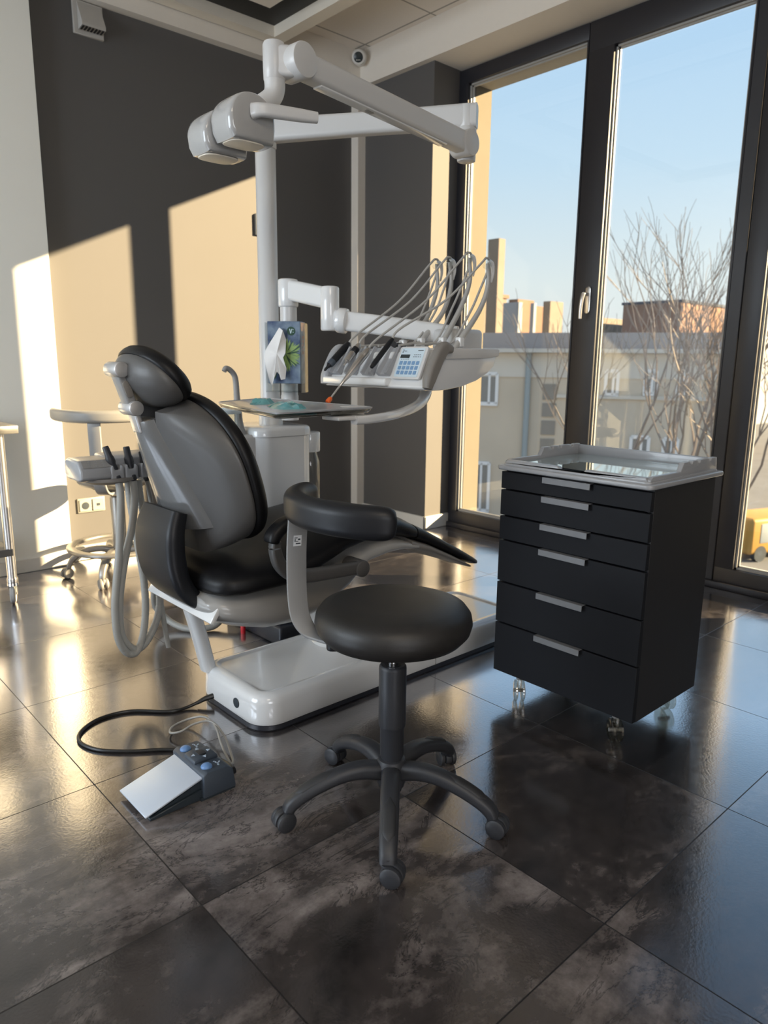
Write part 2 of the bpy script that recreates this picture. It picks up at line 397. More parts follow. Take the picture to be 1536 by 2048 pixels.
# ------------------------------------------------------------------ mesh helpers
class B:
    def __init__(s):
        s.bm = bmesh.new(); s.mi = 0

    def _tag(s, faces):
        for f in faces:
            f.material_index = s.mi
        return s

    def box(s, lo, hi, bevel=0.0, seg=3, rot=None, piv=None):
        lo, hi = Vector(lo), Vector(hi)
        t = bmesh.new()
        bmesh.ops.create_cube(t, size=1)
        for v in t.verts:
            v.co = Vector(((v.co.x + .5) * (hi.x - lo.x) + lo.x, (v.co.y + .5) * (hi.y - lo.y) + lo.y, (v.co.z + .5) * (hi.z - lo.z) + lo.z))
        if bevel:
            bmesh.ops.bevel(t, geom=t.edges[:], offset=bevel, segments=seg, profile=0.5, affect='EDGES')
        if rot is not None:
            p = Vector(piv) if piv is not None else (lo + hi) / 2
            for v in t.verts:
                v.co = rot @ (v.co - p) + p
        return s.merge(t)

    def obox(s, c, ex, ey, ez, size, bevel=0.0, seg=3):
        """box with its own axes: c centre, ex/ey/ez unit axes, size full lengths"""
        t = bmesh.new()
        bmesh.ops.create_cube(t, size=1)
        for v in t.verts:
            v.co = Vector((v.co.x * size[0], v.co.y * size[1], v.co.z * size[2]))
        if bevel:
            bmesh.ops.bevel(t, geom=t.edges[:], offset=bevel, segments=seg, profile=0.5, affect='EDGES')
        c, ex, ey, ez = Vector(c), Vector(ex), Vector(ey), Vector(ez)
        for v in t.verts:
            v.co = c + ex * v.co.x + ey * v.co.y + ez * v.co.z
        return s.merge(t)

    def merge(s, t):
        mp = {}
        for v in t.verts:
            mp[v] = s.bm.verts.new(v.co)
        for f in t.faces:
            try:
                nf = s.bm.faces.new([mp[v] for v in f.verts]); nf.material_index = s.mi
            except ValueError:
                pass
        t.free()
        return s

    def rings(s, rings, closed=True, cap=True):
        """loft a list of point rings"""
        rv = [[s.bm.verts.new(p) for p in r] for r in rings]
        n = len(rings[0])
        for a, b in zip(rv, rv[1:]):
            for i in range(n if closed else n - 1):
                j = (i + 1) % n
                try:
                    f = s.bm.faces.new((a[i], a[j], b[j], b[i])); f.material_index = s.mi
                except ValueError:
                    pass
        if cap and closed:
            for r in (rv[0], rv[-1]):
                try:
                    f = s.bm.faces.new(r); f.material_index = s.mi
                except ValueError:
                    pass
        return s

    def lathe(s, prof, c, axis=(0, 0, 1), n=40, ang=None):
        """profile [(radius, height)] turned about an axis through c"""
        ax = Vector(axis).normalized()
        u = ax.orthogonal().normalized(); w = ax.cross(u)
        c = Vector(c)
        rg = []
        for (r, h) in prof:
            r = max(r, 1e-5)
            rg.append([c + ax * h + (u * math.cos(2 * PI * i / n) + w * math.sin(2 * PI * i / n)) * r for i in range(n)])
        return s.rings(rg)

    def cyl(s, a, b, r, r2=None, n=32, bev=0.0):
        a, b = Vector(a), Vector(b)
        r2 = r if r2 is None else r2
        L = (b - a).length
        if bev:
            pr = [(r - bev, 0), (r - bev * .3, bev * .3), (r, bev), (r2, L - bev), (r2 - bev * .3, L - bev * .3), (r2 - bev, L)]
        else:
            pr = [(r, 0), (r2, L)]
        return s.lathe(pr, a, b - a, n)

    def tube(s, pts, r, n=12, steps=8, raw=False):
        P = [Vector(p) for p in pts]
        if not raw:
            P, T = spline(P, steps)
        rs = r if isinstance(r, (list, tuple)) else None
        rg = []
        fr = None
        for i, p in enumerate(P):
            t = (P[min(i + 1, len(P) - 1)] - P[max(i - 1, 0)]).normalized()
            if fr is None:
                fr = t.orthogonal().normalized()
            fr = (fr - t * fr.dot(t)).normalized()
            w = t.cross(fr)
            if rs:
                f = i / (len(P) - 1) * (len(rs) - 1); k = min(int(f), len(rs) - 2)
                rad = rs[k] + (rs[k + 1] - rs[k]) * (f - k)
            else:
                rad = r
            rg.append([p + (fr * math.cos(2 * PI * j / n) + w * math.sin(2 * PI * j / n)) * rad for j in range(n)])
        return s.rings(rg)

    def sweep(s, pts, prof, up, steps=8, scales=None, raw=False):
        """sweep a closed 2D profile [(side, up)] along a path, 'up' fixed or per-point list"""
        P = [Vector(p) for p in pts]
        if not raw:
            P, _ = spline(P, steps)
        rg = []
        for i, p in enumerate(P):
            t = (P[min(i + 1, len(P) - 1)] - P[max(i - 1, 0)]).normalized()
            side = t.cross(Vector(up)).normalized()
            upv = side.cross(t).normalized()
            k = 1.0
            kk = 1.0
            if callable(scales):
                k, kk = scales(i / (len(P) - 1))
            elif scales:
                f = i / (len(P) - 1) * (len(scales) - 1); q = min(int(f), len(scales) - 2)
                sc = [scales[q][m] + (scales[q + 1][m] - scales[q][m]) * (f - q) for m in (0, 1)]
                k, kk = sc
            rg.append([p + side * (a * k) + upv * (b * kk) for a, b in prof])
        return s.rings(rg)

    def prism(s, outline, o, u, v, n, depth, bevel=0.0, seg=2):
        """extrude a 2D outline (u,v) along n by depth"""
        t = bmesh.new()
        o, u, v, n = Vector(o), Vector(u), Vector(v), Vector(n)
        a = [t.verts.new(o + u * x + v * y) for x, y in outline]
        b = [t.verts.new(o + u * x + v * y + n * depth) for x, y in outline]
        t.faces.new(a); t.faces.new(b[::-1])
        k = len(a)
        for i in range(k):
            t.faces.new((a[i], a[(i + 1) % k], b[(i + 1) % k], b[i]))
        bmesh.ops.recalc_face_normals(t, faces=t.faces[:])
        if bevel:
            ed = [e for e in t.edges if (len(e.link_faces) == 2 and e.calc_face_angle(0) > 0.5)]
            bmesh.ops.bevel(t, geom=ed, offset=bevel, segments=seg, profile=0.5, affect='EDGES', clamp_overlap=True)
        return s.merge(t)

    def ball(s, c, r, sc=(1, 1, 1), n=20):
        t = bmesh.new()
        bmesh.ops.create_uvsphere(t, u_segments=n, v_segments=max(8, n // 2), radius=r)
        for v in t.verts:
            v.co = Vector(c) + Vector((v.co.x * sc[0], v.co.y * sc[1], v.co.z * sc[2]))
        return s.merge(t)


def spline(P, steps):
    if len(P) < 3:
        out = [P[0].lerp(P[-1], i / steps) for i in range(steps + 1)]
        return out, None
    out = []
    for i in range(len(P) - 1):
        p0 = P[i - 1] if i else P[0] * 2 - P[1]
        p1, p2 = P[i], P[i + 1]
        p3 = P[i + 2] if i + 2 < len(P) else P[-1] * 2 - P[-2]
        for k in range(steps):
            t = k / steps
            out.append(0.5 * ((2 * p1) + (p2 - p0) * t + (2 * p0 - 5 * p1 + 4 * p2 - p3) * t * t + (3 * p1 - p0 - 3 * p2 + p3) * t ** 3))
    out.append(P[-1].copy())
    return out, None


def bullet(lo, p=14, q=2.6):
    """cross-section scale that stays full along the length and rounds off at both ends"""
    def f(t):
        k = max(0.0, 1 - abs(2 * t - 1) ** p) ** (1 / q)
        k = lo + (1 - lo) * k
        return (k, k)
    return f


def rrect(w, h, r, n=5):
    """rounded rectangle outline centred on 0"""
    o = []
    for cx, cy, a0 in ((w / 2 - r, h / 2 - r, 0), (-w / 2 + r, h / 2 - r, 90), (-w / 2 + r, -h / 2 + r, 180), (w / 2 - r, -h / 2 + r, 270)):
        for i in range(n + 1):
            a = R(a0 + 90 * i / n)
            o.append((cx + r * math.cos(a), cy + r * math.sin(a)))
    return o


WLOC = {}


def obj(name, b, m, parent=None, angle=40, label=None):
    """link one mesh object; b holds world coordinates"""
    bm = b.bm
    bmesh.ops.remove_doubles(bm, verts=bm.verts[:], dist=1e-6)
    bmesh.ops.recalc_face_normals(bm, faces=bm.faces[:])
    if parent is not None:
        off = WLOC[parent.name]
    else:
        zs = [v.co.z for v in bm.verts]
        xs = [v.co.x for v in bm.verts]; ys = [v.co.y for v in bm.verts]
        off = Vector(((min(xs) + max(xs)) / 2, (min(ys) + max(ys)) / 2, min(zs)))
    if parent is None and name in ('floor', 'ceiling'):
        off = Vector((0, 0, 0))
    bmesh.ops.translate(bm, verts=bm.verts[:], vec=-off)
    me = bpy.data.meshes.new(name)
    bm.to_mesh(me); bm.free()
    for p in me.polygons:
        p.use_smooth = True
    me.set_sharp_from_angle(angle=R(angle))
    for x in (m if isinstance(m, (list, tuple)) else [m]):
        me.materials.append(MAT[x] if isinstance(x, str) else x)
    o = bpy.data.objects.new(name, me)
    col.objects.link(o)
    if parent is not None:
        o.parent = parent
        WLOC[o.name] = off
    else:
        o.location = off
        WLOC[o.name] = off
    if label:
        o['label'] = label
    return o


def thing(name, label, cat, loc, group=None):
    o = bpy.data.objects.new(name, None)
    o.empty_display_size = 0.1
    o.location = loc
    o['label'] = label; o['category'] = cat
    if group:
        o['group'] = group
    col.objects.link(o)
    WLOC[o.name] = Vector(loc)
    return o


def tag(o, label, cat, group=None, kind=None):
    o['label'] = label; o['category'] = cat
    if group:
        o['group'] = group
    if kind:
        o['kind'] = kind
    return o


def struct(name, b, m, angle=40):
    o = obj(name, b, m, None, angle)
    o['kind'] = 'structure'
    return o


# ================================================================== room shell
struct('floor', B().box((-3.6, -4.6, -0.12), (3.21, 2.98, 0.0)), 'floor')
struct('ceiling', B().box((-3.6, -4.6, 3.18), (2.95, 2.98, 3.30)), 'ceil')
struct('wall_back', B().box((0.70, 2.92, 0.0), (3.20, 3.12, 3.18)), 'dark_wall')
struct('wall_back_white', B().box((-3.6, 2.86, 0.0), (0.74, 2.92, 3.18)), 'white_wall')
struct('wall_left', B().box((-3.75, -4.6, 0), (-3.6, 0.3, 3.3)).box((-3.75, 2.7, 0), (-3.6, 2.98, 3.3)).box((-3.75, 0.3, 0), (-3.6, 2.7, 0.5)).box((-3.75, 0.3, 2.6), (-3.6, 2.7, 3.3)), 'cream')
struct('wall_front', B().box((-3.75, -4.75, 0), (3.2, -4.6, 3.3)), 'cream')
struct('wall_window', B().box((2.90, 2.20, 0), (3.22, 2.92, 3.0)), 'dark_wall')
struct('wall_right', B().box((2.90, -4.6, 0), (3.37, -0.62, 3.3)), 'dark_wall')
# bulkheads over the walls, cream
struct('trim_1', B().box((-3.6, 2.855, 2.95), (2.86, 2.93, 3.18)), 'cream')
struct('trim_2', B().box((2.855, -4.6, 2.962), (3.21, 2.93, 3.19)), 'cream')
# corner pipe casing
struct('trim_3', B().box((2.832, 2.850, 0), (2.905, 2.925, 2.955), 0.003, 1), 'cream')
# skirting
struct('baseboard_back', B().box((0.74, 2.906, 0), (2.84, 2.922, 0.085), 0.003, 1), 'base_white')
struct('baseboard_pier', B().box((2.886, 2.186, 0), (2.902, 2.86, 0.092), 0.003, 1).box((2.886, 2.186, 0), (3.128, 2.202, 0.092), 0.003, 1), 'base_white')
struct('baseboard_white', B().box((-3.6, 2.850, 0), (0.742, 2.862, 0.075), 0.003, 1), 'base_white')
# outside reveal
struct('wall_outside', B().box((3.215, 2.14, -7), (3.38, 7.5, 4.2)).box((3.21, -0.62, -7), (3.38, 2.14, -0.02)), 'plaster_out')
struct('trim_4', B().box((3.19, -0.75, 2.888), (3.38, 7.5, 4.2)), 'lintel')
struct('trim_5', B().box((3.205, -0.62, -0.02), (3.50, 2.14, 0.045), 0.006, 2), 'base_white')
# ceiling light coffer
tr = B()
X0, X1, Y0, Y1 = -0.9, 2.185, 0.2, 2.84
zb, zt = 3.03, 3.10
w = 0.085
tr.box((X0, Y1 - w, zb), (X1, Y1, zt)).box((X1 - w, Y0, zb), (X1, Y1 - w, zt)).box((X0, Y0, zb), (X0 + w, Y1 - w, zt)).box((X0 + w, Y0, zb), (X1 - w, Y0 + w, zt))
struct('trim_6', tr, 'trim_light')
struct('trim_7', B().box((X0 + .003, Y0 + .003, 3.09), (X1 + 0.006, Y1 + 0.006, 3.179)), 'black')
struct('trim_8', B().box((X0 + .45, Y0 + .45, 3.045), (1.90, 2.50, 3.09)), 'cream')


# ------------------------------------------------------------------ windows
def sash(name, y0, y1, z0, z1, wl, wr, wt, wb, x0=3.13, x1=3.21):
    """sash frame between y0 (far) and y1 (near); rails with a stepped glazing bead"""
    b = B()
    b.box((x0, y1, z0), (x1, y0, z0 + wb), 0.004, 2)
    b.box((x0, y1, z1 - wt), (x1, y0, z1), 0.004, 2)
    b.box((x0, y0 - wl, z0 + wb - .002), (x1, y0, z1 - wt + .002), 0.004, 2)
    b.box((x0, y1, z0 + wb - .002), (x1, y1 + wr, z1 - wt + .002), 0.004, 2)
    b.mi = 1
    gy0, gy1, gz0, gz1 = y0 - wl, y1 + wr, z0 + wb, z1 - wt
    for k, (xa, xb, d) in enumerate(((x0 + .022, x0 + .034, .010), (x0 + .036, x0 + .046, .018))):
        b.box((xa, gy1 - .001, gz0 - .001), (xb, gy1 + d, gz1 + .001)).box((xa, gy0 - d, gz0 - .001), (xb, gy0 + .001, gz1 + .001))
        b.box((xa, gy1, gz0 - .001), (xb, gy0, gz0 + d)).box((xa, gy1, gz1 - d), (xb, gy0, gz1 + .001))
    o = struct(name, b, ['frame', 'frame_edge'])
    obj('window_pane', B().box((x0 + .047, gy1 - .004, gz0 - .004), (x0 + .053, gy0 + .004, gz1 + .004)), 'glass', o)
    return o


ZB, ZT = 0.0, 2.955
win1 = sash('window_1', 2.20, 1.255, ZB, ZT, 0.075, 0.012, 0.085, 0.115)
win2 = sash('window_2', 1.252, 0.36, ZB, ZT, 0.155, 0.012, 0.15, 0.11)
win3 = sash('window_3', 0.295, -0.62, ZB, ZT, 0.095, 0.09, 0.15, 0.11)
struct('trim_9', B().box((3.132, 0.30, ZB), (3.21, 0.362, ZT), 0.003, 1), 'frame')
struct('trim_10', B().box((3.105, -0.62, 0), (3.135, 2.20, 0.035), 0.006, 2), 'frame')
hd = obj('window_handle', B().prism(rrect(.034, .15, .016), (3.131, 1.155, 1.50), (0, 1, 0), (0, 0, 1), (-1, 0, 0), .012, .003)
         .cyl((3.125, 1.155, 1.53), (3.072, 1.155, 1.53), .010)
         .tube([(3.076, 1.155, 1.532), (3.068, 1.158, 1.50), (3.066, 1.162, 1.45), (3.068, 1.164, 1.395)], [.012, .011, .010, .009], 10), 'steel', win2)

# an ordinary window in the unseen left wall
lw = B()
for (a, c) in (((-3.70, 0.3, 0.5), (-3.64, 2.7, 0.57)), ((-3.70, 0.3, 2.53), (-3.64, 2.7, 2.6)), ((-3.70, 0.3, 0.5), (-3.64, 0.37, 2.6)), ((-3.70, 2.63, 0.5), (-3.64, 2.7, 2.6)), ((-3.70, 1.45, 0.5), (-3.64, 1.55, 2.6))):
    lw.box(a, c)
struct('window_4', lw, 'frame')

# ================================================================== wall fittings
v = thing('air_vent', 'grey plastic vent hood with slots high on the dark wall', 'vent', (1.045, 2.92, 2.785))
obj('vent_plate', B().box((0.968, 2.905, 2.785), (1.125, 2.921, 2.945), .003, 1), 'vent', v)
hb = B()
prof = [(2.935, .004), (2.935, .006), (2.83, .062), (2.812, .062), (2.805, .006)]
a = [Vector((0.990, 2.908 - d, z)) for z, d in prof]
c2 = [Vector((1.112, 2.908 - d, z)) for z, d in prof]
hb.rings([a, c2])
obj('vent_hood', hb, 'vent', v)
sl = B()
for i in range(7):
    xx = 1.000 + i * .0168
    sl.obox((xx, 2.908 - .036, 2.8075), (1, 0, 0), (0, -.95, .12), (0, .12, .95), (.009, .042, .003))
obj('vent_slots', sl, 'black', v)

s = thing('motion_sensor', 'round white ceiling sensor with dark lens in the room corner', 'sensor', (2.80, 2.80, 3.10))
nd = Vector((-.70, -.62, -.35)).normalized()
obj('sensor_mount', B().lathe([(.052, 0), (.052, .02), (.046, .05), (.02, .06)], Vector((2.85, 2.845, 3.135)), nd), 'base_white', s)
obj('sensor_body', B().lathe([(.03, 0), (.044, .01), (.047, .03), (.044, .045), (.038, .05)], Vector((2.80, 2.80, 3.115)), nd), 'base_white', s)
ln = B().lathe([(.031, 0), (.031, .004), (.027, .009), (.001, .012)], Vector((2.80, 2.80, 3.115)) + nd * .049, nd)
obj('sensor_lens', ln, 'lcd', s)
uu = nd.cross(Vector((0, 0, 1))).normalized(); ww = uu.cross(nd)
dots = B()
for k in (-1, 0, 1):
    dots.ball(Vector((2.80, 2.80, 3.115)) + nd * .0585 + uu * (.010 * k) - ww * .016, .0035, n=8)
obj('sensor_dots', dots, 'base_white', s)

sk = thing('wall_socket', 'ivory double socket plate low on the sunlit dark wall', 'socket', (0.885, 2.92, 0.275))
obj('socket_plate', B().box((0.808, 2.908, 0.277), (0.962, 2.921, 0.360), .003, 2), 'socket', sk)
si = B()
for cx in (0.848, 0.922):
    si.box((cx - .033, 2.902, .285), (cx + .033, 2.909, .352), .002, 1)
obj('socket_insert', si, 'socket', sk)
obj('socket_well', B().lathe([(.021, 0), (.021, .003), (.016, .0032), (.001, .0033)], (0.848, 2.9035, .318), (0, -1, 0), 24), 'ink', sk)
obj('switch_dot', B().box((.914, 2.899, .312), (.930, 2.903, .326)), 'ink', sk)

wd = thing('wall_thermostat', 'small pale control box on the sunlit wall behind the lamp pole', 'control box', (2.10, 2.9, 1.93))
obj('case', B().box((2.035, 2.898, 1.925), (2.13, 2.921, 2.055), .006, 2), 'socket', wd)
gb = B()
for i in range(4):
    gb.box((2.045, 2.8965, 1.94 + i * .018), (2.12, 2.899, 1.948 + i * .018))
obj('grille', gb, 'vent', wd)

# ================================================================== drawer cabinet
cb = thing('drawer_cabinet', 'anthracite six drawer dental cabinet on clear castors by the window', 'cabinet', (1.46, -0.03, 0))
CX0, CX1, CY0, CY1, CZ0, CZ1 = 1.25, 1.655, -0.290, 0.235, 0.095, 0.800
body = B()
body.box((CX0 + .022, CY0 + .002, CZ0), (CX1, CY0 + .020, CZ1), .001, 1)          # near side
body.box((CX0 + .022, CY1 - .020, CZ0), (CX1, CY1 - .002, CZ1), .001, 1)
body.box((CX0 + .022, CY0 + .02, CZ0), (CX1, CY1 - .02, CZ0 + .018))
body.box((CX0 + .022, CY0 + .02, CZ1 - .018), (CX1, CY1 - .02, CZ1))
body.box((CX1 - .012, CY0 + .02, CZ0), (CX1, CY1 - .02, CZ1))
obj('body', body, 'cab_side', cb)
zs = [CZ1 - .004, .735, .647, .565, .420, .276, CZ0 + .002]
for k in range(6):
    zt_, zb_ = zs[k] - .0025, zs[k + 1] + .0025
    d = obj('drawer', B().box((CX0, CY0, zb_), (CX0 + .019, CY1, zt_), .0012, 1)
            .box((CX0 + .02, CY0 + .03, zb_ + .008), (CX1 - .03, CY1 - .03, zt_ - .012)), 'cab', cb)
    h = B()
    h.box((CX0 - .014, -.103, zt_ - .0175), (CX0 - .0115, .066, zt_ + .0005), .0006, 1)
    h.box((CX0 - .014, -.103, zt_ - .0005), (CX0 + .010, .066, zt_ + .0018), .0006, 1)
    obj('handle', h, 'handle', d)
# moulded top tray
TX0, TX1, TY0, TY1 = 1.228, 1.695, -0.300, 0.245
tp = B()
tp.prism(rrect(TX1 - TX0, TY1 - TY0, .02, 5), ((TX0 + TX1) / 2, (TY0 + TY1) / 2, CZ1 + .001), (1, 0, 0), (0, 1, 0), (0, 0, 1), .015, .005, 3)
tp.prism(rrect(TX1 - TX0 - .03, TY1 - TY0 - .03, .018, 5), ((TX0 + TX1) / 2, (TY0 + TY1) / 2, CZ1 + .012), (1, 0, 0), (0, 1, 0), (0, 0, 1), .010, .003, 2)
zr = CZ1 + .020
# side rims: instrument notches in the rear half
L = TX1 - TX0 - .05
def notched(top_lo, top_hi):
    o = [(0, 0), (0, .006), (.015, top_lo), (L * .42, top_lo), (L * .46, top_hi)]
    for q in (.58, .70, .88):
        o += [(L * q - .012, top_hi), (L * q - .009, top_hi - .009), (L * q + .004, top_hi - .009), (L * q + .007, top_hi)]
    o += [(L * .985, top_hi), (L, 0)]
    return o
for yy, dr in ((TY0 + .018, 1), (TY1 - .018, -1)):
    tp.prism(notched(.014, .040), (TX0 + .025, yy, zr), (1, 0, 0), (0, .0, 1), (0, dr, 0), .016, .0025, 2)
# rear rim and front rim with a finger notch
tp.prism([(0, 0), (0, .036), (.49, .036), (.49, 0)], (TX1 - .026, TY0 + .028, zr), (0, 1, 0), (0, 0, 1), (-1, 0, 0), .014, .003, 2)
W = TY1 - TY0 - .05
tp.prism([(0, 0), (.006, .013), (W * .40, .013), (W * .42, .003), (W * .58, .003), (W * .60, .013), (W - .006, .013), (W, 0)], (TX0 + .020, TY0 + .025, zr), (0, 1, 0), (0, 0, 1), (1, 0, 0), .020, .003, 2)
obj('top_tray', tp, 'tray_grey', cb)
obj('glass_top', B().box((TX0 + .045, TY0 + .04, zr - .001), (TX1 - .045, TY1 - .04, zr + .005), .001, 1), 'mirror_glass', cb)
for cx, cy, sw in ((1.290, .150, -.80), (1.292, -.215, -.72), (1.615, -.215, -.5), (1.615, .160, 1.4)):
    c = B()
    ax = Vector((math.cos(sw), math.sin(sw), 0))
    pr_ = [(.003, -.0055), (.030, -.0055), (.036, -.003), (.036, .003), (.030, .0055), (.003, .0055)]
    for sgn in (-1, 1):
        c.lathe(pr_, Vector((cx, cy, .0365)) + ax * (.012 * sgn), ax, 28)
    c.mi = 1
    c.cyl(Vector((cx, cy, .0365)) - ax * .020, Vector((cx, cy, .0365)) + ax * .020, .006, n=14)
    c.mi = 0
    c.obox((cx, cy, .062), ax, ax.cross(Vector((0, 0, 1))), (0, 0, 1), (.010, .040, .045), .004)
    c.mi = 1
    c.cyl((cx, cy, .078), (cx, cy, CZ0 + .001), .012, n=16)
    obj('caster', c, ['acrylic', 'grey_plastic'], cb)


# ================================================================== operator stool
SC = Vector((.531, -.02, 0))
st = thing('operator_stool', 'black round dental stool with curved arm rest standing front centre', 'stool', (SC.x, SC.y, 0))
obj('seat', B().lathe([(.001, .470), (.12, .470), (.172, .482), (.188, .500), (.1935, .520), (.190, .540), (.178, .556), (.150, .566), (.10, .571), (.001, .573)], SC, n=72), 'stool_pad', st, 60)
obj('gas_piston', B().cyl(SC + Vector((0, 0, .36)), SC + Vector((0, 0, .472)), .0135, n=28), 'chrome', st)
colm = B().lathe([(.016, .405), (.030, .405), (.0335, .401), (.0345, .395), (.0345, .245), (.033, .240), (.0305, .236), (.030, .16), (.024, .145), (.024, .142)], SC, n=40)
colm.mi = 1
colm.lathe([(.0136, .4045), (.021, .4045), (.021, .4058), (.0136, .4058)], SC, n=32)
obj('column_cover', colm, ['base_grey', 'black_plastic'], st)
obj('hub', B().lathe([(.02, .155), (.034, .150), (.040, .135), (.040, .10), (.033, .075), (.027, .070), (.027, .062), (.002, .060)], SC, n=40), 'base_grey', st)
for k in range(5):
    an = R(-134.3 + 72 * k)
    dv = Vector((math.cos(an), math.sin(an), 0)); sv = Vector((-dv.y, dv.x, 0))
    path = [(.022, .118), (.08, .128), (.135, .122), (.19, .103), (.235, .080), (.258, .062), (.267, .046)]
    P = [SC + dv * r + Vector((0, 0, z)) for r, z in path]
    prof = [(x * .050, y * .037) for x, y in [(a, b2) for a, b2 in rrect(1, 1, .38, 5)]]
    lg = obj('leg', B().sweep(P, prof, (0, 0, 1), 6, [(1, 1.25), (.95, 1.15), (.92, 1.0), (.9, .95), (.86, .9), (.82, .9), (.78, .8)]), 'base_grey', st)
    # grip pad inlaid on the outer half of the leg
    gp = [SC + dv * r + Vector((0, 0, z + .0105)) for r, z in [(.150, .1215), (.175, .113), (.205, .1005), (.232, .086), (.247, .0755)]]
    prof2 = [(x * .032, y * .016) for x, y in rrect(1, 1, .45, 5)]
    obj('grip_pad', B().sweep(gp, prof2, (0, 0, 1), 6, [(.3, .7), (1, 1), (1, 1), (1, 1), (.35, .7)]), 'base_dark', lg)
    rr_ = random.uniform(-.5, .5) + {0: 1.45, 1: .2, 4: .3}.get(k, .8)
    hx = Vector((math.cos(an + rr_), math.sin(an + rr_), 0))
    wx = Vector((-hx.y, hx.x, 0))
    cc = SC + dv * .267
    ctr = cc + hx * .012 + Vector((0, 0, .0255))
    c = B()
    wp = [(.004, -.008), (.020, -.008), (.0245, -.005), (.0255, 0), (.0245, .005), (.020, .008), (.004, .008)]
    for sg in (-1, 1):
        c.lathe(wp, ctr + wx * (.0165 * sg), wx, 28)
    # hood
    o = []
    for i in range(13):
        q = R(-15 + 210 * i / 12)
        o.append((.0275 * math.cos(q), .0275 * math.sin(q)))
    o = [(-.020, -.012)] + o[::-1][:] + [(.020, -.012)]
    c.prism(o, ctr - wx * .0085, hx, (0, 0, 1), wx, .017, .002)
    c.cyl(cc + Vector((0, 0, .040)), cc + Vector((0, 0, .062)), .011, n=16)
    c.lathe([(.018, 0), (.0185, .002), (.018, .005)], cc + Vector((0, 0, .046)), n=20)
    obj('caster', c, 'base_grey', lg)
# steel band under the seat up to the arm pad
bp_ = [(.418, .02, .474), (.398, .075, .476), (.380, .116, .486), (.367, .138, .52), (.3625, .146, .58), (.364, .149, .68), (.370, .151, .75), (.376, .153, .80)]
tang = Vector((.74, -.67, 0))
bnd = B()
Ps, _ = spline([Vector(p) for p in bp_], 12)
rg = []
wdir = Vector((.95, -.30, 0)).normalized()
for i, p in enumerate(Ps):
    t_ = (Ps[min(i + 1, len(Ps) - 1)] - Ps[max(i - 1, 0)]).normalized()
    n_ = t_.cross(wdir).normalized()
    rg.append([p + wdir * a_ + n_ * b_ for a_, b_ in rrect(.050, .008, .003, 3)])
bnd.rings(rg)
band = obj('support_band', bnd, 'grey_plastic', st)
bnd2 = B().prism(rrect(.085, .06, .015, 4), (.44, .062, .468), (.8, -.6, 0), (.6, .8, 0), (0, 0, -1), .02, .004)
obj('band_bracket', bnd2, 'black_plastic', st)
stk = B()
pz = Vector((.3545, .143, .690))
t_ = Vector((.1, .03, 1)).normalized(); n_ = wdir.cross(t_).normalized()
n_ = n_ if n_.dot(CAM - pz) > 0 else -n_
pz = Vector((.3665, .1498, .715)) + n_ * .0046
stk.obox(pz, wdir, t_, n_, (.020, .026, .0006))
stk.mi = 1
for (du, dv_, ww_, hh_) in ((-.004, .007, .008, .002), (.004, .003, .006, .004), (-.003, -.002, .010, .0015), (.002, -.007, .012, .003), (-.006, .002, .003, .004)):
    stk.obox(pz + wdir * du + t_ * dv_ + n_ * .0003, wdir, t_, n_, (ww_, hh_, .0005))
obj('sticker', stk, ['sticker', 'ink'], st, label='white rating sticker with dark print')
pp = []
for i in range(11):
    q = R(112 + (228 - 112) * i / 10)
    rr_ = .228 + .01 * math.sin(PI * i / 10)
    pp.append((SC.x + rr_ * math.cos(q), SC.y + rr_ * math.sin(q), .812 + .004 * math.sin(PI * i / 10)))
pd = rrect(.052, .074, .024, 7)
obj('arm_pad', B().sweep(pp, pd, (0, 0, 1), 12, bullet(.25, 18, 2.4)), 'black_plastic', st, 60)
obj('pad_mount', B().prism(rrect(.10, .03, .01, 4), (.372, .11, .776), Vector((.25, -.97, 0)).normalized(), (.97, .25, 0), (0, 0, -1), .014, .004), 'black_plastic', st)


# ================================================================== dental chair
CY = .72
ch = thing('dental_chair', 'black and white dental patient chair with tilted backrest and long white base', 'dental chair', (1.0, CY, 0))
# -- base
o = []
bx0, bx1, hw = .480, 1.80, .205
base = B()
def base_out(g, z):
    r = .085
    pts = []
    for (cx_, cy_, a0) in ((bx1 - r, CY + hw - r, 0), (bx0 + r, CY + hw - r, 90), (bx0 + r, CY - hw + r, 180), (bx1 - r, CY - hw + r, 270)):
        for i in range(9):
            q = R(a0 + 90 * i / 8)
            pts.append(Vector((cx_ + (r - g) * math.cos(q), cy_ + (r - g) * math.sin(q), z)))
    return pts
base.rings([base_out(.012, .016), base_out(.002, .020), base_out(0, .03), base_out(.004, .088), base_out(.010, .104), base_out(.020, .113), base_out(.034, .117), base_out(.044, .1175), base_out(.050, .113), base_out(.060, .1125)])
obj('base_cover', base, 'gloss_white', ch)
sk_ = B(); sk_.rings([base_out(.004, 0), base_out(.001, .004), base_out(.003, .0175)])
obj('base_skirt', sk_, 'skirt', ch)
obj('base_socket', B().lathe([(.0165, 0), (.0165, .002), (.013, .003), (.001, .0032)], (.4815, .660, .062), (-1, 0, 0), 24), 'ink', ch)
sm = B().box((1.254, CY - hw - .0012, .020), (1.2565, CY - hw + .01, .106))
obj('base_seam', sm, 'grey_plastic', ch)
# -- lifting arms
la = B().sweep([(.500, .872, .105), (.470, .872, .24), (.430, .872, .395)], rrect(.060, .046, .02, 5), (1, 0, 0), 6)
obj('lift_arm', la, 'gloss_white', ch)
la = B().sweep([(1.02, .80, .10), (.93, .80, .20), (.80, .79, .40)], rrect(.20, .085, .03, 5), (1, 0, 0.4), 6)
obj('lift_arm', la, 'gloss_white', ch)
pg = B().lathe([(.105, .112), (.10, .118), (.088, .150), (.078, .19)], (1.0, .78, 0), n=36)
obj('arm_collar', pg, 'gloss_white', ch)

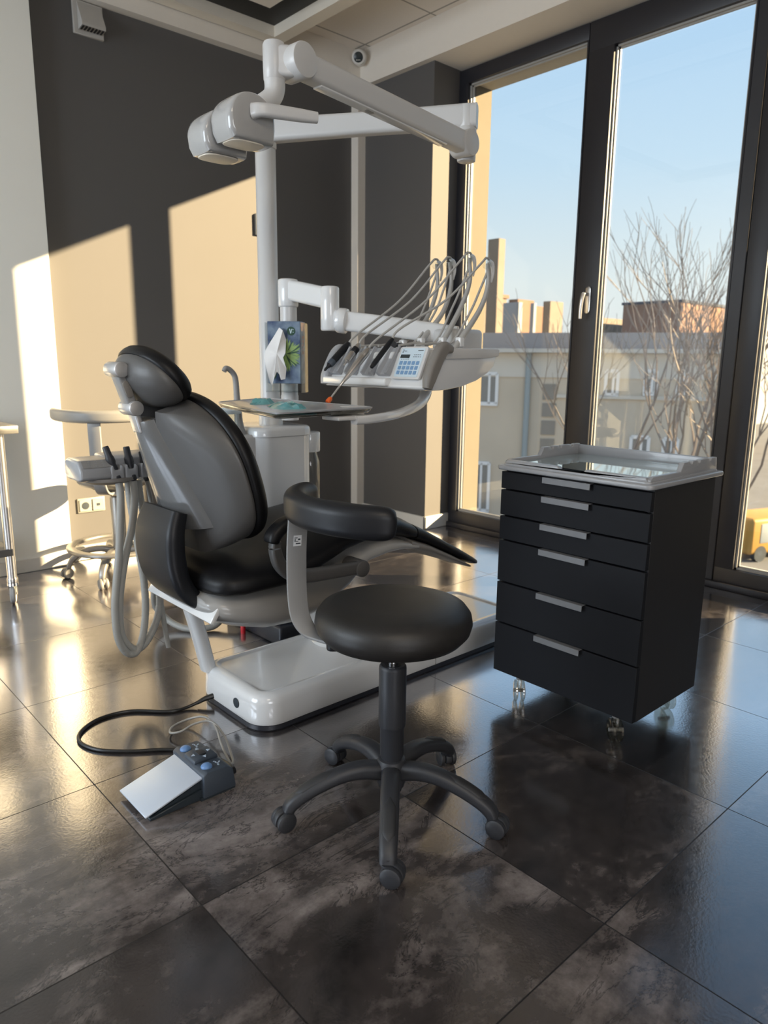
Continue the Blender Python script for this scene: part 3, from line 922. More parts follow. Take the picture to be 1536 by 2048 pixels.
# -- seat cushion: loft of soft sections along x
def section(x, zt_, w_, t_, cy_=CY, n=40, ex=3.2, crown=.012):
    o_ = []
    for i in range(n):
        q = 2 * PI * i / n
        c_, s_ = math.cos(q), math.sin(q)
        yy = w_ * math.copysign(abs(c_) ** (2 / ex), c_)
        zz = (t_ / 2) * math.copysign(abs(s_) ** (2 / ex), s_)
        k_ = 1 - (yy / w_) ** 2 if w_ else 0
        o_.append(Vector((x, cy_ + yy, zt_ - t_ / 2 + zz + crown * k_ * (1 if s_ > 0 else .3))))
    return o_
def interp(tab, x):
    for (a_, *va), (b_, *vb) in zip(tab, tab[1:]):
        if a_ <= x <= b_:
            f_ = (x - a_) / (b_ - a_)
            f_ = f_ * f_ * (3 - 2 * f_) * .5 + f_ * .5
            return [p_ + (q_ - p_) * f_ for p_, q_ in zip(va, vb)]
    return tab[-1][1:] if x > tab[-1][0] else tab[0][1:]
seat_tab = [(.335, .520, .12, .03), (.345, .535, .20, .06), (.37, .548, .235, .080), (.42, .553, .255, .088), (.55, .560, .270, .088), (.66, .585, .272, .085), (.78, .622, .262, .082), (.92, .640, .250, .080), (1.03, .625, .242, .075), (1.10, .598, .236, .068), (1.118, .588, .232, .062)]
sc_ = [section(x, *interp(seat_tab, x)) for x in [.335, .338, .345, .356, .37, .39, .42, .46, .50, .55, .60, .66, .72, .78, .85, .92, .98, 1.03, 1.07, 1.10, 1.118]]
obj('seat_cushion', B().rings(sc_), 'pad', ch, 60)
leg_tab = [(1.122, .586, .232, .060), (1.20, .548, .228, .052), (1.32, .484, .220, .044), (1.46, .408, .208, .036), (1.482, .394, .200, .026)]
sc_ = [section(x, *interp(leg_tab, x), ex=4, crown=.006) for x in [1.122, 1.15, 1.20, 1.26, 1.32, 1.38, 1.46, 1.474, 1.482]]
lr = obj('leg_rest_cushion', B().rings(sc_), 'pad', ch, 60)
lp_tab = [(1.10, .540, .226, .044), (1.20, .502, .222, .036), (1.32, .444, .214, .028), (1.445, .378, .200, .014)]
sc_ = [section(x, *interp(lp_tab, x), ex=4, crown=0) for x in [1.10, 1.15, 1.20, 1.26, 1.32, 1.38, 1.445]]
obj('leg_rest_tray', B().rings(sc_), 'taupe', ch, 60)

# -- seat shell
sh_tab = [(.330, .470, .18, .05), (.36, .480, .215, .095), (.42, .478, .232, .125), (.52, .478, .240, .156), (.62, .488, .240, .176), (.72, .505, .236, .180), (.82, .530, .232, .145), (.90, .552, .230, .085), (1.00, .556, .229, .070), (1.06, .545, .228, .055), (1.135, .518, .226, .030)]
def shell_section(x, zt_, w_, t_):
    o_ = []
    n = 44
    for i in range(n):
        q = 2 * PI * i / n
        c_, s_ = math.cos(q), math.sin(q)
        ex = 3.4 if s_ > 0 else 2.3
        yy = w_ * math.copysign(abs(c_) ** (2 / ex), c_)
        zz = (t_ / 2) * math.copysign(abs(s_) ** (2 / ex), s_)
        o_.append(Vector((x, CY + yy, zt_ - t_ / 2 + zz)))
    return o_
xs_ = [.330, .338, .348, .36, .39, .42, .47, .52, .57, .62, .67, .72, .77, .82, .86, .90, .95, 1.0, 1.06, 1.10, 1.135]
obj('seat_shell', B().rings([shell_section(x, *interp(sh_tab, x)) for x in xs_]), 'hull', ch, 60)
# bright edge line along the hull and rear apron plate
ap = B().prism([(-.205, .0), (.205, 0), (.205, .052), (-.205, .052)], (.322, CY, .408), (0, 1, 0), Vector((.55, 0, .83)).normalized(), Vector((.83, 0, -.55)).normalized(), .016, .005)
obj('rear_apron', ap, 'gloss_white', ch)

# -- backrest
Vv = Vector((-.29, 0, .957)).normalized(); Nn = Vector((Vv.z, 0, -Vv.x)); Uu = Vector((0, 1, 0))
BO = Vector((.36, CY, .62))
def bp3(u, v_, d):
    return BO + Uu * u + Vv * v_ + Nn * d
def outline(th, grow=0.0, scoop=True):
    """outline of the backrest (u,v) as a function of angle"""
    c_, s_ = math.cos(th), math.sin(th)
    e_ = 2.35 if s_ > 0 else 2.9
    u = (.278 + grow) * math.copysign(abs(c_) ** (2 / e_), c_)
    v_ = (.222 + grow) * math.copysign(abs(s_) ** (2 / e_), s_)
    # narrower shoulders at the top, fuller towards the middle
    u *= 1.0 - .10 * max(0, v_ / .222) ** 2 - .03 * max(0, -v_ / .222) ** 2
    v_ += .180
    # scoop at the head joint
    if s_ > 0 and scoop:
        f_ = max(0.0, min(1.0, (abs(u) - .056) / .020)); f_ = f_ * f_ * (3 - 2 * f_)
        v_ = min(v_, .345 + (v_ - .345) * f_)
    return u, v_
def back_depth(u):
    return .004 + .080 * (max(0.0, abs(u) - .06) / .22) ** 1.3
NTH = 176
rings_ = []
for r_, blend in ((.04, 0), (.2, 0), (.32, 0), (.44, 0), (.56, 0), (.68, 0), (.79, 0), (.88, .05), (.94, .25), (.975, .55), (.99, .75), (.998, .9), (1.0, 1.0)):
    rg = []
    for i in range(NTH):
        u, v_ = outline(2 * PI * i / NTH)
        v0 = .16
        uu_, vv_ = u * r_, v0 + (v_ - v0) * r_
        d = back_depth(uu_)
        a_ = max(0.0, min(1.0, (abs(uu_) - .10) / .13))
        bl = blend * a_ if r_ < .999 else 1.0
        d = d + (.108 - d) * bl
        rg.append(bp3(uu_, vv_, d))
    rings_.append(rg)
for r_, d in ((.985, .114), (.5, .116), (.04, .116)):
    rings_.append([bp3(outline(2 * PI * i / NTH)[0] * r_, .16 + (outline(2 * PI * i / NTH)[1] - .16) * r_, d) for i in range(NTH)])
obj('backrest_shell', B().rings(rings_), 'shell_grey', ch, 50)
rings_ = []
for r_, d, g in ((.04, .112, .004), (.95, .112, .004), (.985, .116, .006), (1.0, .124, .008), (1.0, .134, .008), (.99, .145, .008), (.965, .155, .006), (.92, .163, .004), (.80, .168, 0), (.5, .165, 0), (.04, .162, 0)):
    rings_.append([bp3(outline(2 * PI * i / NTH, g, False)[0] * r_, .16 + (outline(2 * PI * i / NTH, g, False)[1] - .16) * r_, d) for i in range(NTH)])
obj('backrest_cushion', B().rings(rings_), 'pad', ch, 60)
# glossy spine running up the back
sp_ = []
for v_, wv, d0, d1 in ((.045, .152, -.026, .05), (.06, .150, -.030, .05), (.135, .130, -.032, .045), (.20, .110, -.034, .038), (.25, .094, -.035, .03), (.31, .074, -.034, .022), (.355, .060, -.032, .012), (.372, .054, -.028, .006)):
    q_ = []
    edge = back_depth(wv) + .003
    for i in range(44):
        a_ = 2 * PI * i / 44
        c_, s_ = math.cos(a_), math.sin(a_)
        dd_ = edge + (d0 - edge) * abs(s_) ** 1.5 if s_ < 0 else edge + .012 * s_
        q_.append(bp3(wv * c_, v_, dd_))
    sp_.append(q_)
obj('backrest_spine', B().rings(sp_), 'spine', ch, 50)
# -- hinge cover wrapping from the spine under the seat
hp_ = [(.302, CY, .715), (.282, CY, .650), (.281, CY, .575), (.297, CY, .505), (.338, CY, .450), (.415, CY, .408), (.515, CY, .392)]
hprof = [(a_, b_) for a_, b_ in rrect(.236, .054, .022, 6)]
obj('hinge_cover', B().sweep(hp_, hprof, (1, 0, .001), 8, [(.90, .9), (1.0, 1.05), (1.02, 1.1), (1.02, 1.05), (1.0, .95), (.97, .7), (.9, .35)]), 'black_plastic', ch, 60)
# -- headrest
HV = Vector((-.66, 0, .75)).normalized(); HN = Vector((HV.z, 0, -HV.x)).normalized()
HO = Vector((.246, CY, 1.066))
def hp3(u, v_, d):
    return HO + Uu * u + HV * v_ + HN * d
def hout(th, g=0.0):
    c_, s_ = math.cos(th), math.sin(th)
    e_ = 2.5
    u = (.148 + g) * math.copysign(abs(c_) ** (2 / e_), c_)
    v_ = (.088 + g) * math.copysign(abs(s_) ** (2 / e_), s_)
    u *= 1 - .12 * max(0, -v_ / .088)
    v_ -= .020 * (u / .148) ** 2
    return u, v_
NH = 64
rings_ = []
for r_, d in ((.04, -.030), (.3, -.030), (.55, -.024), (.75, -.012), (.88, .002), (.96, .016), (1.0, .030), (.985, .036), (.04, .038)):
    rings_.append([hp3(hout(2 * PI * i / NH)[0] * r_, hout(2 * PI * i / NH)[1] * r_, d) for i in range(NH)])
obj('headrest_shell', B().rings(rings_), 'shell_grey', ch, 50)
rings_ = []
for r_, d, g in ((.04, .036, .004), (.97, .035, .005), (1.0, .042, .006), (1.0, .054, .006), (.975, .066, .005), (.91, .075, .003), (.75, .079, 0), (.4, .074, 0), (.04, .072, 0)):
    rings_.append([hp3(hout(2 * PI * i / NH, g)[0] * r_, hout(2 * PI * i / NH, g)[1] * r_, d) for i in range(NH)])
obj('headrest_cushion', B().rings(rings_), 'pad', ch, 60)
# double-jointed headrest bracket
J1 = Vector((.183, CY, 1.112)); J2 = Vector((.218, CY, 1.008))
hj = obj('headrest_joint', B().cyl(J1 + Uu * -.038, J1 + Uu * .042, .021, n=32, bev=.003), 'silver', ch)
obj('headrest_joint', B().cyl(J2 + Uu * -.038, J2 + Uu * .042, .021, n=32, bev=.003), 'silver', ch)
lk = (J1 - J2).normalized(); ln_ = Uu.cross(lk).normalized()
obj('joint_link', B().obox((J1 + J2) / 2, Uu, lk, ln_, (.050, .115, .026), .006), 'grey_plastic', ch)
obj('release_button', B().prism(rrect(.020, .046, .0095, 6), (J1 + J2) / 2 + Uu * -.0255, ln_, lk, -Uu, .004, .0015), 'taupe', hj)
obj('joint_arm', B().obox(J2 + Vector((.012, 0, -.035)), Uu, Vector((-.25, 0, .97)), Vector((.97, 0, .25)), (.05, .07, .018), .005), 'silver', ch)
obj('headrest_arm', B().obox(J1 + Vector((.03, 0, -.008)), Uu, Vector((.93, 0, -.25)).normalized(), Vector((.25, 0, .93)).normalized(), (.06, .055, .02), .005), 'silver', ch)
# -- near armrest: padded loop on a swept bracket
ARY = .425
ap_ = [(.474, ARY, .636), (.482, ARY, .660), (.520, ARY, .686), (.580, ARY, .690), (.68, ARY + .004, .672), (.78, ARY + .012, .640), (.86, ARY + .018, .600)]
obj('armrest_pad', B().sweep(ap_, rrect(.054, .036, .016, 6), (0, 0, 1), 14, bullet(.3, 16, 2.4)), 'pad', ch, 60)
br_ = [(.486, ARY, .640), (.486, ARY, .612), (.500, ARY, .572), (.535, ARY, .538), (.59, ARY, .520), (.66, ARY, .514), (.74, ARY, .510), (.800, ARY, .507)]
obj('armrest_bracket', B().sweep(br_, rrect(.030, .042, .010, 4), (0, 0, 1), 8, [(1, .7), (1, .8), (1, .9), (1, 1), (1, 1), (1, 1), (1, 1), (1, 1)]), 'shell_grey', ch, 60)
obj('armrest_pivot', B().cyl((.800, ARY - .020, .505), (.800, ARY + .06, .505), .027, n=32, bev=.004), 'shell_grey', ch)


# ================================================================== dental unit: cuspidor cabinet with poles
un = thing('dental_unit', 'white cuspidor cabinet with tall pole standing behind the dental chair', 'dental unit', (1.10, 1.34, 0))
ub = B()
def rr3(cx_, cy_, w_, h_, r_, z, g=0):
    return [Vector((cx_ + x, cy_ + y, z)) for x, y in rrect(w_ - 2 * g, h_ - 2 * g, max(.004, r_ - g), 6)]
ub.rings([rr3(1.075, 1.355, .275, .30, .06, .10), rr3(1.075, 1.355, .275, .30, .06, .838)])
obj('cabinet_body', ub, 'gloss_white', un)
lid = B().rings([rr3(1.075, 1.355, .285, .31, .064, .840), rr3(1.075, 1.355, .285, .31, .064, .862), rr3(1.075, 1.355, .285, .31, .064, .872, .004), rr3(1.075, 1.355, .285, .31, .064, .878, .014)])
obj('cabinet_lid', lid, 'gloss_white', un)
obj('cabinet_seam', B().rings([rr3(1.075, 1.355, .270, .295, .058, .8375), rr3(1.075, 1.355, .270, .295, .058, .8415)]), 'grey_plastic', un)
obj('plinth', B().box((.93, 1.07, 0), (1.30, 1.50, .085), .012, 3).box((.95, 1.10, .08), (1.28, 1.49, .105), .006, 2), 'skirt', un)
obj('spittoon_block', B().rings([rr3(.88, 1.36, .22, .24, .05, .45), rr3(.88, 1.36, .22, .24, .05, .835), rr3(.88, 1.36, .22, .24, .05, .850, .010)]), 'soft_white', un)
bw = B().lathe([(.012, .846), (.035, .852), (.050, .870), (.060, .900), (.065, .935), (.067, .944), (.064, .945), (.061, .935), (.056, .902), (.046, .875), (.03, .860), (.001, .857)], (.835, 1.30, 0), n=40)
obj('spittoon_bowl', bw, 'clear_plastic', un)
br2 = B().lathe([(.070, .936), (.073, .944), (.073, .950), (.066, .953), (.063, .948)], (.835, 1.30, 0), n=40)
obj('bowl_rim', br2, 'keypad', un)
spb = B().tube([(.905, 1.30, .845), (.905, 1.30, .90), (.900, 1.30, 1.0), (.897, 1.30, 1.06), (.890, 1.30, 1.085), (.872, 1.30, 1.104), (.855, 1.30, 1.110), (.846, 1.30, 1.098)], [.030, .017, .0125, .0115, .011, .0105, .010, .0095], 16)
obj('cup_filler_spout', spb, 'grey_plastic', un)
bo = obj('bottle_cap', B().cyl((1.255, 1.30, .755), (1.255, 1.30, .842), .046, n=36, bev=.006).obox((1.222, 1.31, .80), (1, 0, 0), (0, 1, 0), (0, 0, 1), (.06, .05, .06), .006), 'gloss_white', un)
obj('water_bottle', B().lathe([(.03, .754), (.033, .74), (.041, .715), (.043, .69), (.043, .545), (.038, .535), (.001, .533)], (1.255, 1.30, 0), n=36), 'clear_plastic', bo)
P0 = Vector((1.098, 1.36, 0))
pl = B().lathe([(.050, .876), (.050, .915), (.046, .922), (.0415, .925), (.0415, 1.40), (.0405, 1.402), (.0405, 1.955), (.0395, 1.957)], P0, n=44)
obj('lamp_pole', pl, 'soft_white', un)
P2_ = Vector((1.128, 1.262, 0))
obj('arm_post', B().lathe([(.036, .90), (.036, 1.00), (.034, 1.004), (.034, 1.352), (.034, 1.354)], P2_, n=36), 'soft_white', un)
obj('post_collar', B().obox((1.112, 1.31, .965), (1, 0, 0), (0, 1, 0), (0, 0, 1), (.085, .18, .045), .018), 'gloss_white', un)

# red cap on the floor by the plinth
tag(obj('pipe_cap', B().lathe([(.0105, 0), (.0105, .030), (.0085, .034), (.001, .035)], (.905, 1.315, 0), n=20), 'red'), 'small red cap standing on the floor beside the dark plinth', 'cap')


# ================================================================== operating lamp
lm = thing('operating_lamp', 'grey white operating lamp with twin lobed head on jointed arms above chair', 'lamp', (1.098, 1.36, 1.957))
obj('pole_sleeve', B().lathe([(.041, 1.958), (.044, 1.962), (.0445, 2.03), (.0445, 2.065), (.040, 2.071), (.001, 2.072)], P0, n=44), 'soft_white', lm)
A0 = Vector((1.098, 1.36, 2.022)); A1 = Vector((1.535, .690, 2.022))
dA = (A1 - A0).normalized()
obj('fixed_arm', B().sweep([A0 - dA * .03, A0.lerp(A1, .5), A1 + dA * .035], rrect(.062, .082, .016, 5), (0, 0, 1), 8, [(1.05, 1.05), (.96, .94), (.98, 1.0)]), 'soft_white', lm, 50)
obj('elbow', B().cyl(A1 + Vector((0, 0, -.155)), A1 + Vector((0, 0, -.035)), .034, n=36, bev=.006).cyl(A1 + Vector((0, 0, -.045)), A1 + Vector((0, 0, .038)), .033, n=36, bev=.008), 'soft_white', lm)
S0 = A1 + Vector((-.055, -.030, -.105)); S1 = Vector((.690, .578, 1.955))
dS = (S1 - S0).normalized()
sdir = dS.cross(Vector((0, 0, 1))).normalized()
obj('elbow_cap', B().cyl(S0 - sdir * .040 + Vector((.012, .006, .0)), S0 + sdir * .040 + Vector((.012, .006, 0)), .045, n=40, bev=.006), 'soft_white', lm)
spa = obj('spring_arm', B().sweep([S0, S0.lerp(S1, .5), S1], rrect(.056, .072, .014, 5), (0, 0, 1), 10, [(1, 1), (1, .98), (1, .95)]), 'soft_white', lm, 50)
und = Vector((0, 0, -1))
und = (und - dS * und.dot(dS)).normalized()
obj('arm_underside_cover', B().obox(S0.lerp(S1, .52) + und * .036, dS, sdir, und, (.60, .036, .006), .002), 'gloss_white', spa)
obj('arm_slot', B().prism(rrect(.036, .016, .0078, 6), S0.lerp(S1, .62) + und * .0388, dS, sdir, und, .001), 'grey_plastic', spa)
obj('wrist_disc', B().cyl(S1 - sdir * .042, S1 + sdir * .042, .046, n=44, bev=.006), 'soft_white', lm)
WJ = Vector((.640, .612, 0))
obj('wrist_column', B().lathe([(.028, 1.905), (.0305, 1.908), (.0315, 1.94), (.0315, 1.995), (.028, 2.002), (.001, 2.003)], WJ, n=36).obox(WJ.lerp(Vector((S1.x, S1.y, 0)), .5) + Vector((0, 0, 1.952)), (Vector((S1.x, S1.y, 0)) - WJ).normalized(), Vector((0, 0, 1)).cross((Vector((S1.x, S1.y, 0)) - WJ).normalized()), (0, 0, 1), (.06, .058, .080), .01), 'soft_white', lm)
obj('wrist_neck', B().tube([(.640, .612, 1.912), (.640, .612, 1.885), (.630, .612, 1.862), (.600, .616, 1.838), (.560, .618, 1.812), (.53, .618, 1.79)], [.0295, .0285, .0275, .0265, .024, .022], 24), 'soft_white', lm, 60)
def lobe(y0, y1, x0, x1, z0, z1):
    o_ = []
    cx_ = (x0 + x1) / 2; rx = (x1 - x0) / 2
    zc = z1 - rx * .95
    for i in range(25):
        q = R(180 - 180 * i / 24)
        o_.append((cx_ + rx * math.cos(q), zc + (z1 - zc) * math.sin(q)))
    o_ += [(x1, zc - .02), (x1 - .004, z0), (x0 + .016, z0), (x0 + .004, zc - .03)]
    b_ = B()
    # rounded flanks: inset rings towards the two side faces
    ym = (y0 + y1) / 2
    n_ = len(o_)
    gx, gz = sum(p[0] for p in o_) / n_, sum(p[1] for p in o_) / n_
    rg = []
    for t_, k_ in ((0, .40), (0.004, .84), (.03, .92), (.10, .97), (.24, .993), (.5, 1.0), (.76, .993), (.90, .97), (.97, .92), (.996, .84), (1, .40)):
        yy = y0 + (y1 - y0) * t_
        rg.append([Vector((gx + (x - gx) * k_, yy, max(gz + (z - gz) * k_, z0))) for x, z in o_])
    b_.rings(rg)
    return b_
obj('lamp_lobe', lobe(.508, .614, .430, .574, 1.704, 1.824), 'lamp_grey', lm, 40)
obj('lamp_lobe', lobe(.622, .728, .420, .560, 1.690, 1.806), 'lamp_grey', lm, 40)
obj('head_bridge', B().box((.47, .56, 1.712), (.555, .67, 1.79), .012, 3), 'gloss_white', lm)
for (yl, xl, zl) in ((.561, .502, 1.7062), (.675, .490, 1.6902)):
    obj('lamp_lens', B().prism([(.052 * math.copysign(abs(math.cos(2 * PI * i / 32)) ** .6, math.cos(2 * PI * i / 32)), .040 * math.copysign(abs(math.sin(2 * PI * i / 32)) ** .6, math.sin(2 * PI * i / 32))) for i in range(32)], (xl, yl, zl), (1, 0, 0), (0, 1, 0), (0, 0, -1), .004, .0015), 'trim_light', lm)
obj('lamp_handle', B().sweep([(.500, .508, 1.775), (.512, .487, 1.776), (.555, .470, 1.776), (.61, .452, 1.776), (.655, .436, 1.776)], rrect(.024, .034, .010, 5), (0, 0, 1), 8, [(1.1, 1.15), (1, 1), (1, 1), (.95, .95), (.85, .82)]), 'soft_white', lm, 60)


# ================================================================== delivery unit on its jointed arm
de = thing('delivery_unit', 'white instrument delivery unit with keypad and upright hose whips', 'delivery unit', (1.17, .60, 1.05))
DX0, DX1, DY0, DY1 = 1.0, 1.345, .345, .865
obj('swing_arm', B().sweep([(1.128, 1.262, 1.418), (1.138, 1.20, 1.410), (1.160, 1.06, 1.382), (1.166, 1.03, 1.378)], rrect(.058, .080, .014, 5), (0, 0, 1), 6).cyl((1.128, 1.262, 1.352), (1.128, 1.262, 1.462), .041, n=36, bev=.008).cyl((1.164, 1.036, 1.255), (1.164, 1.036, 1.422), .036, n=36, bev=.008), 'gloss_white', de, 50)
obj('balance_arm', B().sweep([(1.164, 1.036, 1.300), (1.30, .84, 1.272), (1.44, .625, 1.236)], rrect(.055, .074, .014, 5), (0, 0, 1), 8), 'gloss_white', de, 50)
obj('arm_knuckle', B().lathe([(.030, .030), (.046, .034), (.048, .040), (.048, .062), (.046, .068), (.030, .072)], (1.164, 1.036, 1.300), (.136, -.196, -.028), n=36), 'gloss_white', de)
obj('arm_head_block', B().box((1.365, .565, 1.165), (1.525, .685, 1.262), .018, 4).box((1.32, .50, 1.120), (1.42, .66, 1.175), .01, 3), 'soft_white', de)
# body: lofted side profile
prof_d = [(1.000, 1.064), (1.004, 1.056), (1.03, 1.052), (1.10, 1.054), (1.18, 1.064), (1.25, 1.082), (1.305, 1.106), (1.335, 1.130), (1.348, 1.160), (1.350, 1.178), (1.340, 1.182), (1.08, 1.180), (1.058, 1.172), (1.018, 1.090)]
obj('unit_body', B().prism(prof_d, (0, DY0 + .012, 0), (1, 0, 0), (0, 0, 1), (0, 1, 0), DY1 - DY0 - .02, .004, 2), 'gloss_white', de)
obj('deck_edge', B().prism([(1.09, 1.150), (1.30, 1.156), (1.352, 1.162), (1.356, 1.184), (1.345, 1.187), (1.09, 1.185)], (0, DY0 + .004, 0), (1, 0, 0), (0, 0, 1), (0, 1, 0), DY1 - DY0 - .01, .004, 2), 'soft_white', de)
# taupe side bumper following the front edge
sb_ = [(1.002, 1.060), (1.010, 1.088), (1.028, 1.125), (1.052, 1.165), (1.075, 1.184), (1.105, 1.180)]
obj('side_bumper', B().sweep([(x, DY0 - .002, z) for x, z in sb_], rrect(.046, .034, .014, 5), (0, 1, 0), 8, [(.6, .8), (.9, 1), (1, 1), (1, 1), (.9, 1), (.5, .7)]), 'taupe', de, 60)
# slanted keypad
kl = Vector((1.058 - 1.016, 0, 1.182 - 1.086)).normalized(); kn = Vector((-kl.z, 0, kl.x)).normalized()
kc = Vector((1.034, .447, 1.135))
kp = obj('keypad', B().prism(rrect(.128, .112, .010, 5), kc, (0, -1, 0), kl, kn, .010, .003), 'soft_white', de)
obj('membrane', B().prism(rrect(.106, .098, .006, 4), kc + kn * .0098, (0, -1, 0), kl, kn, .0012), 'keypad', kp)
for r_ in range(3):
    for c_ in range(5):
        obj('key', B().prism(rrect(.0135, .0125, .002, 3), kc + kn * .0108 + Vector((0, -1, 0)) * (-.038 + .019 * c_) + kl * (-.002 - .0165 * r_), (0, -1, 0), kl, kn, .0012), 'key_blue', kp)
obj('display', B().prism(rrect(.042, .012, .001, 2), kc + kn * .0106 + Vector((0, 1, 0)) * .028 + kl * .021, (0, -1, 0), kl, kn, .0012), 'lcd', kp)
lg_ = B()
def ink(du, dv_, w_, h_):
    lg_.prism([(-w_ / 2, -h_ / 2), (w_ / 2, -h_ / 2), (w_ / 2, h_ / 2), (-w_ / 2, h_ / 2)], kc + kn * .0107 + Vector((0, -1, 0)) * du + kl * dv_, (0, -1, 0), kl, kn, .0008)
for a_ in ((-.0435, .043, .005, .0016), (-.0418, .0405, .0016, .004), (-.044, .038, .005, .0016), (-.0452, .0362, .0016, .003), (-.044, .0343, .005, .0016)):
    ink(*a_)
obj('keypad_logo', lg_, 'ink', kp)
lg_ = B()
ink(-.033, .039, .010, .002)
obj('keypad_caption', lg_, 'ink', kp)
for k in range(4):
    lg_ = B()
    ink(-.040 + .010 * k, .0105, .004, .0015)
    obj('indicator_mark', lg_, 'ink', kp)
lg_ = B()
for a_ in ((.035, .041, .024, .0022), (.012, .026, .004, .002), (.020, .026, .005, .002), (.029, .026, .006, .002), (.038, .026, .006, .002), (.012, .019, .006, .002), (.022, .019, .007, .002), (.033, .019, .007, .002), (.042, .019, .004, .002)):
    ink(*a_)
obj('keypad_print', lg_, 'ink', kp)
# sloping rest with finger grooves
for yy in (.560, .640, .730, .815):
    obj('instrument_rest', B().sweep([(1.012, yy, 1.098), (1.040, yy, 1.135), (1.075, yy, 1.185)], [(-.026, .012), (-.018, .014), (-.012, .003), (.012, .003), (.018, .014), (.026, .012), (.028, -.006), (-.028, -.006)], (-1, 0, .4), 5), 'tray_grey', de, 60)
obj('front_lip', B().box((.985, .52, 1.062), (1.02, DY1 - .012, 1.088), .006, 3), 'gloss_white', de)
obj('end_cap', B().sweep([(x, DY1 - .004, z) for x, z in sb_], rrect(.040, .040, .015, 5), (0, 1, 0), 8, [(.6, .8), (.9, 1), (1, 1), (1, 1), (.9, 1), (.5, .7)]), 'tray_grey', de, 60)
# tray arm under the body
obj('tray_arm', B().sweep([(1.175, .52, 1.075), (1.172, .518, 1.035), (1.10, .475, 1.004), (.98, .425, .985), (.88, .39, .978), (.78, .37, .974), (.73, .37, .974)], rrect(.030, .026, .009, 5), (0, 0, 1), 8, [(1.3, 1.2), (1.3, 1.2), (1, 1.1), (1, 1), (1, 1), (1, 1), (1.1, 1)]), 'gloss_white', de, 60)
ysw = [.80, .70, .58, .48]
tips = [(1.505, 1.515), (1.470, 1.510), (1.446, 1.512), (1.429, 1.482)]
mids = [((1.450, 1.300), (1.510, 1.420)), ((1.440, 1.325), (1.482, 1.425)), ((1.410, 1.340), (1.452, 1.432)), ((1.397, 1.325), (1.435, 1.408))]
bas = [(1.325, 1.195), (1.322, 1.200), (1.310, 1.200), (1.290, 1.198)]
for i, yy in enumerate(ysw):
    t_, (m1, m2), b_ = tips[i], mids[i], bas[i]
    wa = obj('whip_arm', B().tube([(b_[0] - .03, yy, b_[1] - .02), (b_[0] + .02, yy, b_[1] + .03), (m1[0], yy, m1[1]), (m2[0], yy, m2[1]), (t_[0], yy, t_[1])], [.011, .0105, .009, .008, .006], 12), 'hose_light', de, 60)
    tx, tz = t_
    obj('whip_roller', B().cyl((tx - .004, yy - .009, tz - .002), (tx - .004, yy + .009, tz - .002), .017, n=24, bev=.003), 'clear_plastic', wa)
    obj('whip_hook', B().tube([(tx + .006, yy, tz + .010), (tx + .024, yy, tz), (tx + .030, yy, tz - .03), (tx + .024, yy, tz - .062)], [.006, .008, .006, .003], 10), 'gloss_white', wa)
    obj('whip_clip', B().obox((b_[0] + .006, yy, b_[1] + .012), (1, 0, 0), (0, 1, 0), (0, 0, 1), (.022, .026, .034), .005), 'gloss_white', wa)

